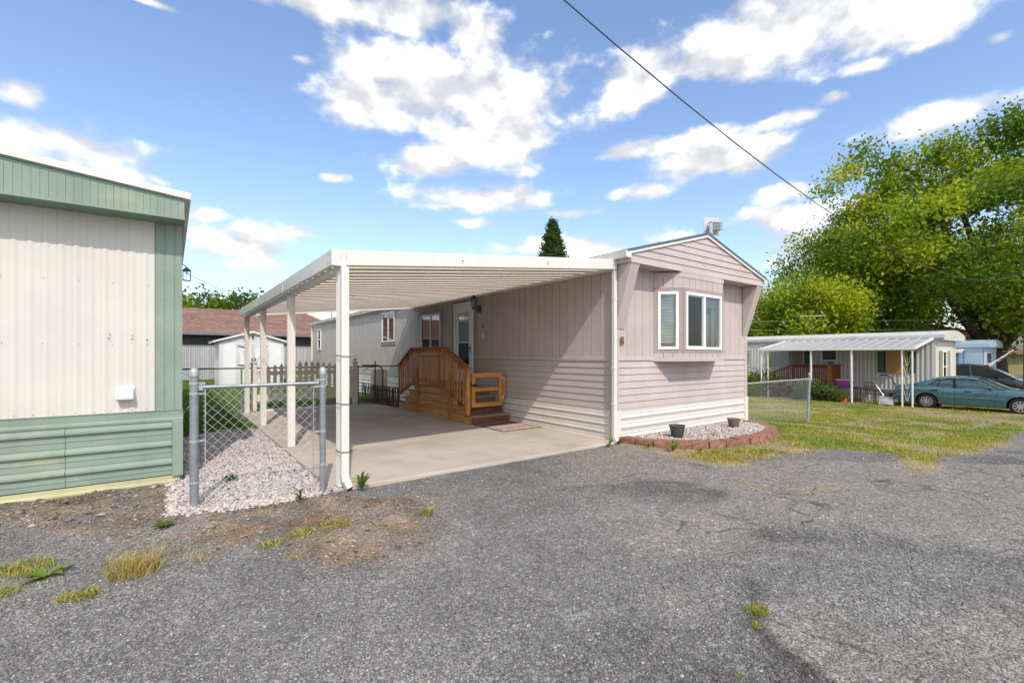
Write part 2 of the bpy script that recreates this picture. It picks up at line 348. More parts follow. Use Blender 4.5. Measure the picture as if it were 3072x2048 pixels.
# ------------------------------------------------------------------ ground
DIRT = [(-9, 6.6), (-2.5, 5.9), (-1.15, 5.5), (-.59, 4.9), (.11, 4.42), (.5, 3.85), (.93, 3.45), (1.34, 3.1), (1.91, 3.5), (2.3, 4.2), (1.5, 4.95), (.1, 4.95), (.1, 6.6)]
ROCK = [(.0, 4.98), (.3, 4.86), (.7, 4.78), (1.25, 4.9), (1.36, 5.0), (1.36, 10.0), (.9, 10.3), (.0, 9.4)]
LAWN = [(5.55, 4.9), (5.6, 3.9), (5.5, 3.2), (5.9, 2.9), (6.6, 2.85), (7.6, 2.75), (8.2, 2.15), (7.1, 1.6), (7.7, 1.35), (10.5, 1.3), (13.3, 1.35), (16.9, 1.5), (22, 1.3), (27, .7), (60, -1), (60, 60), (5.5, 60)]
BACK = [(1.36, 9.3), (1.36, 14), (5.9, 14), (5.9, 70), (-60, 70), (-60, 13), (0.0, 13), (.0, 9.6), (.8, 10.2)]
STRIP = [(4.6, 2.75), (5.5, 2.45), (5.8, 1.9), (5.2, 1.35), (4.85, 1.6), (5.1, 2.0), (4.7, 2.3)]
PATCHES = [(16.2, 4.6, 1.7, .35), (13.3, 2.75, 1.5, .32), (20, 2.6, 2.4, .25), (26.5, 2.6, 3.5, .5)]
def masks(x, y):
    x = np.asarray(x, float); y = np.asarray(y, float)
    n1 = fbm(x, y, .9, 3)-.5; n2 = fbm(x, y, 3.5, 11)-.5; n3 = fbm(x, y, 9, 17)-.5
    wob = n1*.9+n2*.55+n3*.2
    lawn = sstep(-.05, .35, psd(x, y, LAWN)+wob*.75-.02)
    pg = np.zeros(x.shape)
    for cx, cy, rx, ry in PATCHES: pg = np.maximum(pg, sstep(1.25, .65, np.hypot((x-cx)/rx, (y-cy)/ry)+n2*1.1+n3*.5))
    lawn = lawn*(1-pg*.62)
    thin = sstep(.02, .25, n1+.35*n2+.06*sstep(9, 5, np.hypot(x-8, y-1.6)))       # thin, worn places
    edge = sstep(1.1, .0, psd(x, y, LAWN))
    lawn = lawn*(1-.55*thin)
    strip = sstep(-.2, .25, psd(x, y, STRIP)+wob*.8)*sstep(-.02, .2, n2+n3*.5+.05)
    back = sstep(-.1, .15, psd(x, y, BACK)+wob*.3)
    dirt = sstep(-.2, .25, psd(x, y, DIRT)+wob*.8)
    rock = sstep(-.05, .05, psd(x, y, ROCK)+wob*.12)
    # dry fraction of the lawn: along the road edge and in irregular places
    dry = np.clip(sstep(.0, .28, n1*1.3+n2*.5+.10)*.75+edge*.55*sstep(-.25, .15, n2+n1), 0, 1)*(1-back)
    return lawn, strip, back, dirt, rock, dry
TARP = [(2.47, 1.17), (2.85, 1.2), (3.05, 1.01), (2.87, .91), (3.12, .65), (3.79, .6), (4.2, .3), (4.5, -1.5), (1.0, -1.5), (1.9, .3), (2.35, .91)]
CRACK = [(2.95, 1.42), (2.66, 1.27), (2.47, 1.17), (2.33, .9), (2.12, .62), (1.95, .3)]
def tone(x, y):
    n = (fbm(x, y, 1.1, 31)-.5)[:, None]; nn = (fbm(x, y, 5, 33)-.5)[:, None]
    C = np.array([.232, .222, .212])*(1+.45*n+.35*nn)
    sx, sy = x*.803-y*.596, x*.596+y*.803
    plate = sstep(.47, .54, fbm(sx*.62+.35, sy*1.35, .9, 41)+.05*(fbm(x, y, 6, 43)-.5))[:, None]*sstep(.9, 1.5, sx+.1*sy)[:, None]*sstep(16, 10, x)[:, None]
    wob = fbm(x, y, 4, 47)-.5
    slabp = sstep(-.03, .05, psd(x, y, TARP)+wob*.25)[:, None]; plate = np.maximum(plate*(1-sstep(-.5, -.1, psd(x, y, TARP))[:, None]), slabp)
    C = C*(1-plate)+plate*np.array([.285, .262, .24])*(1+.35*nn)
    dark = (sstep(.50, .66, fbm(sx*.45+3, sy*1.7, 1.3, 51, 6))*sstep(.3, .7, fbm(x, y, 9, 53)+.12))[:, None]*sstep(.1, .9, sx+.1*sy)[:, None]*(1-plate)*sstep(30, 8, x)[:, None]
    C = C*(1-.42*dark)+dark*.42*np.array([.066, .056, .05])
    crack = np.full(x.shape, 9.)
    for (ax, ay), (bx, by) in zip(CRACK[:-1], CRACK[1:]):
        t = np.clip(((x-ax)*(bx-ax)+(y-ay)*(by-ay))/((bx-ax)**2+(by-ay)**2), 0, 1); crack = np.minimum(crack, np.hypot(x-ax-t*(bx-ax), y-ay-t*(by-ay)))
    k = sstep(.085, .0, crack+wob*.07)[:, None]; C = C*(1-.6*k)+k*.6*np.array([.05, .042, .038])
    return C, plate[:, 0], dark[:, 0], nn
def build_ground():
    def axis(lo, hi, step, far, k=1.18):
        a = list(np.arange(lo, hi, step)); s = step
        while a[-1] < far: s *= k; a.append(a[-1]+s)
        s = step; b = [a[0]]
        while b[-1] > -far: s *= k; b.append(b[-1]-s)
        return np.array(b[:0:-1]+a)
    gx = axis(-3, 15, .06, 1500); gy = axis(-1.0, 11, .06, 1500)
    X, Y = np.meshgrid(gx, gy); nx, ny = len(gx), len(gy)
    x, y = X.ravel(), Y.ravel()
    lawn, strip, back, dirt, rock, dry = masks(x, y)
    near = sstep(60, 20, np.hypot(x, y))
    z = np.interp(x, GX, GZ)
    z = z+near*((fbm(x, y, .6, 5)-.5)*.05+(fbm(x, y, 4, 8)-.5)*.014)
    inslab = sstep(-.02, .25, np.minimum.reduce([x-1.3, 10.2-x, y-4.9, 26-y])); z = z*(1-inslab)-.05*inslab
    z = z+rock*.012+dirt*(.03+(fbm(x, y, 7, 21)-.5)*.05)*sstep(2.2, 5.5, y)
    C, plate, dark, nn = tone(x, y)
    def over(C, w, c, v=.3):
        w = w[:, None]; return C*(1-w)+w*np.array(c)*(1+v*2*nn)
    C = over(C, dirt*(.35+.6*sstep(.35, .65, fbm(x, y, 3.2, 63))), (.29, .21, .14), .8)
    moss = dirt*sstep(.6, .7, fbm(x, y, 2.6, 61))*sstep(-.5, .2, x); C = over(C, moss*.45, (.30, .17, .07))
    C = over(C, rock, (.42, .36, .33))
    C = over(C, strip*.6, (.33, .28, .15))
    lw = np.clip(lawn*1.1, 0, 1)
    C = over(C, lw*(1-dry)*.9, (.30, .27, .09)); C = over(C, lw*dry*.9, (.50, .38, .20))
    C = over(C, back, (.10, .14, .03))
    pgw = np.zeros(x.shape)
    for cx, cy, rx, ry in PATCHES: pgw = np.maximum(pgw, sstep(1.5, .5, np.hypot((x-cx)/rx, (y-cy)/ry)))
    C = over(C, pgw*.7*sstep(8.2, 9, x), (.40, .32, .21), .4)
    V = np.stack([x, y, z], 1)
    i = np.arange((ny-1)*(nx-1)); r, c = i//(nx-1), i % (nx-1); a = r*nx+c
    F = np.stack([a, a+1, a+nx+1, a+nx], 1)
    m, nt, b, out = nodes_of('ground_gravel')
    at = nt.nodes.new('ShaderNodeVertexColor'); at.layer_name = 'col'
    pos = nt.nodes.new('ShaderNodeNewGeometry').outputs['Position']
    def vor(scale, feat='F1'):
        v = nt.nodes.new('ShaderNodeTexVoronoi'); v.feature = feat; v.inputs['Scale'].default_value = scale; nt.links.new(pos, v.inputs['Vector']); return v
    v1 = vor(85); v2 = vor(38)
    s1 = nt.nodes.new('ShaderNodeSeparateColor'); nt.links.new(v1.outputs['Color'], s1.inputs[0])
    s2 = nt.nodes.new('ShaderNodeSeparateColor'); nt.links.new(v2.outputs['Color'], s2.inputs[0])
    f = nmath(nt, 'ADD', nrange(nt, s1.outputs[0], 0, 1, .55, 1.35), nrange(nt, s2.outputs[0], .85, 1, 0, .6))
    f = nmath(nt, 'MULTIPLY', f, nrange(nt, v1.outputs['Distance'], .25, .75, 1.08, .6))
    f = nmath(nt, 'MULTIPLY', f, nrange(nt, nnoise(nt, 14, (1, 1, 1), 5, .65), .3, .7, .8, 1.2))
    dn = nt.nodes.new('ShaderNodeTexNoise'); dn.inputs['Scale'].default_value = 3; dn.inputs['Detail'].default_value = 5; nt.links.new(pos, dn.inputs['Vector'])
    dv = nmix(nt, .16, pos, dn.outputs['Color']); ce = nt.nodes.new('ShaderNodeTexVoronoi'); ce.feature = 'DISTANCE_TO_EDGE'; ce.inputs['Scale'].default_value = 1.9; nt.links.new(dv, ce.inputs['Vector'])
    cr = nmath(nt, 'MULTIPLY', nrange(nt, ce.outputs['Distance'], .0, .022, 1, 0), nmath(nt, 'MULTIPLY', at.outputs['Alpha'], nrange(nt, nnoise(nt, 1.3), .45, .6)))
    f = nmath(nt, 'MULTIPLY', f, nrange(nt, cr, 0, 1, 1, .3))
    cc = nt.nodes.new('ShaderNodeVectorMath'); cc.operation = 'SCALE'; nt.links.new(at.outputs[0], cc.inputs[0]); nt.links.new(f, cc.inputs['Scale'])
    nt.links.new(cc.outputs[0], b.inputs['Base Color']); b.inputs['Roughness'].default_value = .85; b.inputs['Specular IOR Level'].default_value = .3
    bn = nt.nodes.new('ShaderNodeBump'); bn.inputs['Strength'].default_value = .9; bn.inputs['Distance'].default_value = .006; bn.invert = True
    nt.links.new(v1.outputs['Distance'], bn.inputs['Height']); nt.links.new(bn.outputs[0], b.inputs['Normal'])
    o = np_mesh('ground', V, F, m, None, np.concatenate([C, (plate*(1-lawn)*(1-dirt))[:, None]], 1).astype(np.float32), smooth=True); tag(o, 'grey gravel and worn asphalt drive with dirt and lawn edges', 'ground', kind='structure')
build_ground()

rng = np.random.default_rng(5)
def pebbles(name, P, S, Cc, mat, parent=None, flat=.55):
    n = len(P); k = 6; ang = np.linspace(0, 2*np.pi, k, endpoint=False)
    ring = np.stack([np.cos(ang), np.sin(ang), np.zeros(k)], 1)
    T = np.concatenate([ring, [[.15, .1, 1]], [[0, 0, -1]]])              # 8 verts
    F = [(i, (i+1) % k, 6) for i in range(k)]+[((i+1) % k, i, 7) for i in range(k)]
    V = T[None]*(1+rng.uniform(-.32, .32, (n, 8, 3)))
    V[:, :, 2] *= flat; V[:, :, 0] *= rng.uniform(.7, 1.5, (n, 1))
    a = rng.uniform(0, 2*np.pi, n); tl = rng.uniform(-.45, .45, n)
    x, y, z = V[:, :, 0].copy(), V[:, :, 1].copy(), V[:, :, 2].copy()
    x, z = x*np.cos(tl)[:, None]-z*np.sin(tl)[:, None], x*np.sin(tl)[:, None]+z*np.cos(tl)[:, None]
    V[:, :, 0] = x*np.cos(a)[:, None]-y*np.sin(a)[:, None]; V[:, :, 1] = x*np.sin(a)[:, None]+y*np.cos(a)[:, None]; V[:, :, 2] = z
    V = V*S[:, None, None]+P[:, None, :]
    FF = (np.array(F)[None]+8*np.arange(n)[:, None, None]).reshape(-1, 3)
    return np_mesh(name, V.reshape(-1, 3), FF, mat, parent, np.repeat(Cc, 8, 0))
def ground_z(x, y):
    z = np.interp(x, GX, GZ); lawn, strip, back, dirt, rock, dry = masks(x, y)
    z = z+(fbm(x, y, .6, 5)-.5)*.05+(fbm(x, y, 4, 8)-.5)*.014
    z = z+rock*.012+dirt*(.03+(fbm(x, y, 7, 21)-.5)*.05)*sstep(2.2, 5.5, y)
    return z
def drive_pebbles():
    n = 95000
    d = 1.75+6.3*rng.uniform(0, 1, n)**1.35; t = rng.uniform(-1.2, 1.2, n); X = t*d
    x, y = .803*X+.596*d, -.596*X+.803*d
    lawn, strip, back, dirt, rock, dry = masks(x, y)
    ok = (rng.uniform(0, 1, n) > np.maximum.reduce([lawn, rock, dirt*.45, strip*.4])) & ~((x > 1.34) & (y > 4.9)) & ~((x < .12) & (y > 6.35)) & (y < 6.3)
    x, y, d = x[ok], y[ok], d[ok]; n = len(x)
    S = (.0045+.006*rng.uniform(0, 1, n)**2)*(1+.10*(d-2))
    S[rng.uniform(0, 1, n) > .99] *= 1.5
    T, plate, dark, _ = tone(x, y)
    keep = rng.uniform(0, 1, n) > plate*.75; x, y, d, S, T, dark = x[keep], y[keep], d[keep], S[keep], T[keep], dark[keep]; n = len(x)
    C = T*(.62+.85*rng.uniform(0, 1, n)**1.5)[:, None]*(1+rng.uniform(-.05, .05, (n, 3)))
    pick = rng.uniform(0, 1, n); C[pick > .975] = np.array([.45, .44, .42]); C[pick > .996] = np.array([.48, .36, .27]); C[pick > .9992] = np.array([.32, .08, .07])
    P = np.stack([x, y, ground_z(x, y)+S*.12], 1)
    tag(pebbles('drive_gravel', P, S, C, MATS['pebble']), 'loose small grey stones strewn over the drive', 'gravel', kind='stuff')
drive_pebbles()
def rocks():
    n = 15000; x = rng.uniform(-.05, 1.34, n); y = 4.6+5.6*rng.uniform(0, 1, n)**1.5
    m = masks(x, y)[4]; ok = (rng.uniform(0, 1, n) < m) & ~((x < .13) & (y > 6.3)); x, y = x[ok], y[ok]; n = len(x)
    S = rng.uniform(.011, .027, n); C = np.array([.56, .49, .46])*rng.uniform(.7, 1.25, (n, 1))*(1+rng.uniform(-.04, .04, (n, 3)))
    P = np.stack([x, y, ground_z(x, y)+S*.25+rng.uniform(0, .012, n)], 1)
    tag(pebbles('white_gravel', P, S, C, MATS['white_rock'], flat=.6), 'pinkish white crushed rock strip beside the concrete slab', 'gravel', kind='stuff')
    # scattered larger stones by the green building
    n = 90; x = rng.uniform(-1.5, .25, n); y = 6.32-rng.uniform(0, 1, n)**1.6*1.0; S = rng.uniform(.012, .04, n)
    C = np.array([[.36, .27, .2], [.42, .36, .3], [.22, .12, .07], [.17, .16, .16]])[rng.integers(0, 4, n)]*rng.uniform(.8, 1.2, (n, 1))
    tag(pebbles('dirt_stones', np.stack([x, y, ground_z(x, y)+S*.2], 1), S, C, MATS['pebble'], flat=.5), 'loose tan and brown stones lying in the dirt strip', 'stones', kind='stuff')
rocks()
def litter():
    n = 1500; x = rng.uniform(-1.8, 2.2, n); y = rng.uniform(3.0, 6.35, n); m = masks(x, y); ok = (rng.uniform(0, 1, n) < m[3]) & (m[4] < .3) & ~((x > 1.3) & (y > 4.9)); x, y = x[ok], y[ok]; n = len(x)
    S = rng.uniform(.006, .022, n); C = np.array([[.30, .20, .11], [.42, .31, .19], [.17, .10, .06], [.50, .40, .28]])[rng.integers(0, 4, n)]*rng.uniform(.7, 1.2, (n, 1))
    tag(pebbles('leaf_litter', np.stack([x, y, ground_z(x, y)+.004], 1), S, C, MATS['pebble'], flat=.16), 'brown bits of dead leaf and bark on the dirt strip', 'litter', kind='stuff')
litter()

# ------------------------------------------------------------------ grass and weeds
def blades(name, P, H, Wd, lean, C, mat, parent=None):
    n = len(P); a = rng.uniform(0, 2*np.pi, n); dx, dy = np.cos(a), np.sin(a); l = lean*rng.uniform(.2, 1, n)*H
    la = rng.uniform(0, 2*np.pi, n); lx, ly = np.cos(la)*l, np.sin(la)*l
    V = np.zeros((n, 5, 3)); hw = Wd/2
    V[:, 0] = P; V[:, 0, 0] -= dx*hw; V[:, 0, 1] -= dy*hw; V[:, 1] = P; V[:, 1, 0] += dx*hw; V[:, 1, 1] += dy*hw
    mid = P.copy(); mid[:, 0] += lx*.3; mid[:, 1] += ly*.3; mid[:, 2] += H*.6
    V[:, 2] = mid; V[:, 2, 0] += dx*hw*.8; V[:, 2, 1] += dy*hw*.8; V[:, 3] = mid; V[:, 3, 0] -= dx*hw*.8; V[:, 3, 1] -= dy*hw*.8
    V[:, 4] = P; V[:, 4, 0] += lx; V[:, 4, 1] += ly; V[:, 4, 2] += H*np.sqrt(np.clip(1-(lean*.5)**2, .2, 1))
    T = np.array([(0, 1, 2), (0, 2, 3), (3, 2, 4)])
    F = (T[None]+5*np.arange(n)[:, None, None]).reshape(-1, 3)
    return np_mesh(name, V.reshape(-1, 3), F, mat, parent, np.repeat(C, 5, 0))
GREEN = np.array([.18, .24, .035]); YELL = np.array([.47, .43, .085]); STRAW = np.array([.58, .44, .20])
def grasscol(n, dry, r=rng):
    t = r.uniform(0, 1, n); isdry = t < dry*.85; t2 = r.uniform(0, 1, n)[:, None]**.8
    C = GREEN*(1-t2*.95)+YELL*t2*.95; C = np.where(isdry[:, None], STRAW*r.uniform(.75, 1.15, (n, 1)), C)
    return C*r.uniform(.75, 1.25, (n, 1))
def in_planter(x, y): return psd(x, y, PLANTER+[(10.2, 5.1), (5.85, 5.1)]) > -.06
PLANTER = [(5.9, 4.98), (5.95, 4.62), (6.12, 4.25), (6.45, 3.95), (6.9, 3.75), (7.4, 3.66), (7.95, 3.66), (8.5, 3.74), (9.05, 3.93), (9.55, 4.2), (9.92, 4.55), (10.1, 4.95)]
def lawns():
    # right lawn
    n = 210000; u = rng.uniform(0, 1, n)
    d = 5.5+ (26-5.5)*u**1.25; t = rng.uniform(.33, 1.22, n); X = t*d; x, y = .803*X+.596*d, -.596*X+.803*d
    ok = (x > 5.3) & (x < 29) & (y > .5) & (y < 16) & ~((x < 10.3) & (y > 4.95))
    x, y, d = x[ok], y[ok], d[ok]
    lawn, strip, back, dirt, rock, dry = masks(x, y); ok = (rng.uniform(0, 1, len(x)) < lawn**1.3) & ~in_planter(x, y)
    x, y, d, dry = x[ok], y[ok], d[ok], dry[ok]; n = len(x)
    H = rng.uniform(.014, .05, n)*(1-.45*dry)*(.7+.6*fbm(x, y, .8, 71)); Wd = .0035+.0011*d*rng.uniform(.5, 1.3, n)
    GC = grasscol(n, dry); lush = sstep(.50, .62, fbm(x, y, .55, 91)+.15*(fbm(x, y, 3, 93)-.5))[:, None]*.7*(1-dry[:, None]); GC = GC*(1-lush)+lush*np.array([.17, .27, .04])*rng.uniform(.7, 1.2, (n, 1))
    tall = (fbm(x, y, 2.2, 95) > .66) & (rng.uniform(0, 1, n) < .25); H = np.where(tall, H*2.4, H)
    tag(blades('lawn_grass', np.stack([x, y, ground_z(x, y)-.004], 1), H, Wd, .9, GC, MATS['grass_blades']), 'patchy green and straw coloured lawn between the homes', 'grass', kind='stuff')
    # back lawn
    n = 90000; d = 7+30*rng.uniform(0, 1, n)**1.2; t = rng.uniform(-.76, -.2, n); X = t*d; x, y = .803*X+.596*d, -.596*X+.803*d
    back = masks(x, y)[2]; ok = (rng.uniform(0, 1, n) < back) & (y < 31) & (x > .1) & (x < 5.75) & ~((x > 1.36) & (y < 13.0))
    x, y, d = x[ok], y[ok], d[ok]; n = len(x); t2 = rng.uniform(0, 1, (n, 1)); C = (np.array([.11, .20, .018])*(1-t2*.5)+np.array([.27, .36, .05])*t2*.5)*rng.uniform(.75, 1.25, (n, 1))
    tag(blades('yard_grass', np.stack([x, y, np.zeros(n)-.01], 1), rng.uniform(.04, .10, n), .003+.0011*d, .8, C, MATS['grass_blades']), 'lush green grass of the fenced back yard', 'grass', kind='stuff')
    # sparse tufts along the drive
    n = 30000; x = rng.uniform(-1.5, 9.6, n); y = rng.uniform(.6, 6.2, n); lawn, strip, back, dirt, rock, dry = masks(x, y)
    w = strip*.3+.16*sstep(-.9, .1, psd(x, y, LAWN))*(1-lawn)*sstep(.45, .65, fbm(x, y, 3, 79))+dirt*.10*sstep(.5, .62, fbm(x, y, 2.4, 77))*sstep(-.3, .3, x); ok = (rng.uniform(0, 1, n) < w) & ~((x > 1.33) & (y > 4.93)) & ~((x < .15) & (y > 6.3)); x, y = x[ok], y[ok]; n = len(x)
    tag(blades('drive_tufts', np.stack([x, y, ground_z(x, y)-.003], 1), rng.uniform(.012, .04, n), .006+0*x, 1.2, grasscol(n, np.full(n, .75)), MATS['grass_blades']), 'sparse dry grass sprouting through the drive gravel', 'grass', kind='stuff')
lawns()
def tuft(name, label, cat, x, y, n, h, spread, dry, w=.006, lean=1.0, group=None):
    z = float(ground_z(np.array([x]), np.array([y]))[0]); a = rng.uniform(0, 2*np.pi, n); r = spread*rng.uniform(0, 1, n)**.7
    P = np.stack([x+np.cos(a)*r, y+np.sin(a)*r*.8, np.full(n, z-.01)], 1)
    o = blades(name, P, h*rng.uniform(.45, 1.1, n), np.full(n, w), lean, grasscol(n, np.full(n, dry)), MATS['grass_blades'])
    return tag(o, label, cat, group)
def leafy(name, label, x, y, n, L, wd, up=.5, col=(.10, .19, .03), z=None, stem=0, group=None):
    z = (float(ground_z(np.array([x]), np.array([y]))[0]) if z is None else z)-.004; V = []; F = []; C = []
    for i in range(n):
        a = i*2.4+R.uniform(-.4, .4); l = L*R.uniform(.6, 1.1); e = up*R.uniform(.5, 1.3); w = wd*R.uniform(.8, 1.2); zz = z+(stem*R.uniform(.2, 1) if stem else 0)
        ca, sa = math.cos(a), math.sin(a); b = len(V); c = [k*R.uniform(.8, 1.25) for k in col]
        for s, ww, hh in ((0, .15, 0), (.35, 1, .55), (.7, .9, .9), (1, .05, .8)):
            for sg in (-1, 0, 1):
                V.append((x+ca*l*s-sa*w*ww*sg*.5, y+sa*l*s+ca*w*ww*sg*.5, zz+e*l*hh-(0 if sg else .12*w*ww))); C.append(c)
        for s in range(3):
            for k in range(2): q = b+s*3+k; F.append((q, q+1, q+4, q+3))
    return tag(np_mesh(name, np.array(V), np.array(F), MATS['foliage'], None, np.array(C, np.float32), smooth=True), label, 'weed', group)
leafy('broadleaf_weed', 'broad-leaved green weed at the left edge of the drive', -.66, 4.2, 9, .15, .055, .4, (.26, .36, .06))
tuft('grass_clump', 'yellow-green low grass mat left of the broad-leaved weed', 'grass clump', -.82, 4.4, 500, .07, .2, .3, lean=1.2)
tuft('grass_clump', 'bright green grass tuft at the extreme lower left of the drive', 'grass clump', -.86, 4.02, 220, .07, .12, .1, lean=1.2)
tuft('dry_grass_clump', 'tall straw-coloured dry grass clump on the drive', 'grass clump', -.2, 3.9, 420, .19, .15, .85, w=.004, lean=1.1)
tuft('dry_grass_clump', 'sprawling dry straw stems behind the tall dry clump', 'grass clump', -.12, 4.12, 160, .14, .3, .95, w=.003, lean=1.6)
tuft('grass_clump', 'small yellow-green grass strip nearest the camera on the drive', 'grass clump', -.44, 3.72, 260, .06, .10, .35, lean=1.3)
leafy('rosette_weed', 'flat green rosette weed in the gravel before the left fence post', -.05, 4.68, 16, .11, .03, .5, (.13, .19, .04))
leafy('stalk_weed', 'upright leafy weed at the edge of the white rock', .98, 4.70, 14, .075, .022, .9, (.10, .16, .035), stem=.11)
leafy('bushy_weed', 'bushy weed beside the carport downspout outlet', 1.6, 4.8, 22, .12, .03, 1.0, (.13, .19, .04), stem=.08)
leafy('rock_weed', 'dark leafy weed growing through the white rock', .55, 6.0, 7, .11, .045, .8, (.06, .12, .03))
for i, (x, y) in enumerate(((.9, 7.3), (1.0, 7.45), (.62, 6.9), (1.05, 6.5))): tuft('rock_grass', 'small grass tuft in the white rock strip', 'grass clump', x, y, 120, .05, .12, .05, lean=1.2, group='grass tufts in the white rock')
tuft('grass_clump', 'low green grass tuft in the drive gravel before the slab', 'grass clump', 1.1, 3.95, 260, .06, .13, .35, lean=1.4)
tuft('grass_clump', 'yellowed grass tuft left of the low green tuft', 'grass clump', .82, 3.9, 220, .06, .12, .5, lean=1.3)
tuft('grass_clump', 'small green tuft nearest the camera before the fence', 'grass clump', .6, 3.85, 130, .06, .08, .4, lean=1.3)
tuft('grass_clump', 'loose light green grass stems lying on the gravel', 'grass clump', 1.84, 3.75, 60, .13, .07, .2, w=.005, lean=2.0)
tuft('dry_stalks', 'thin brown dry stalks standing in the gravel left of center', 'grass clump', .16, 3.88, 45, .12, .08, 1, w=.003, lean=1.4)
tuft('dry_stalks', 'thin brown dry stalks in front of the yellowed tuft', 'grass clump', .7, 3.5, 40, .10, .08, 1, w=.003, lean=1.4)
for x, y, l, s in ((5.43, 4.8, 'green weed at the foot of the corner downspout', .06), (5.86, 4.4, 'small weed against the first retaining stone', .05), (5.97, 4.05, 'bright green weed before the retaining stones', .085), (6.3, 3.8, 'weed at the foot of the middle retaining stones', .05)):
    leafy('edge_weed', l, x, y, 14, s*1.5, s*.4, 1.0, (.14, .25, .03), stem=s*.5)
tuft('planter_plant', 'spiky pale plant growing in the planter gravel', 'plant', 7.3, 4.15, 50, .2, .07, .45, w=.012, lean=.5)
tuft('crack_grass', 'green grass growing in the asphalt crack at lower right', 'grass clump', 2.62, 1.24, 260, .05, .07, .15, w=.005, lean=1.2)
tuft('crack_grass', 'small green tuft just left of the crack grass', 'grass clump', 2.47, 1.17, 90, .035, .035, .2, w=.005, lean=1.2)
tuft('crack_grass', 'tiny yellow-green tuft at the bottom edge of the drive', 'grass clump', 2.03, 1.04, 60, .025, .03, .2, w=.005, lean=1.2)

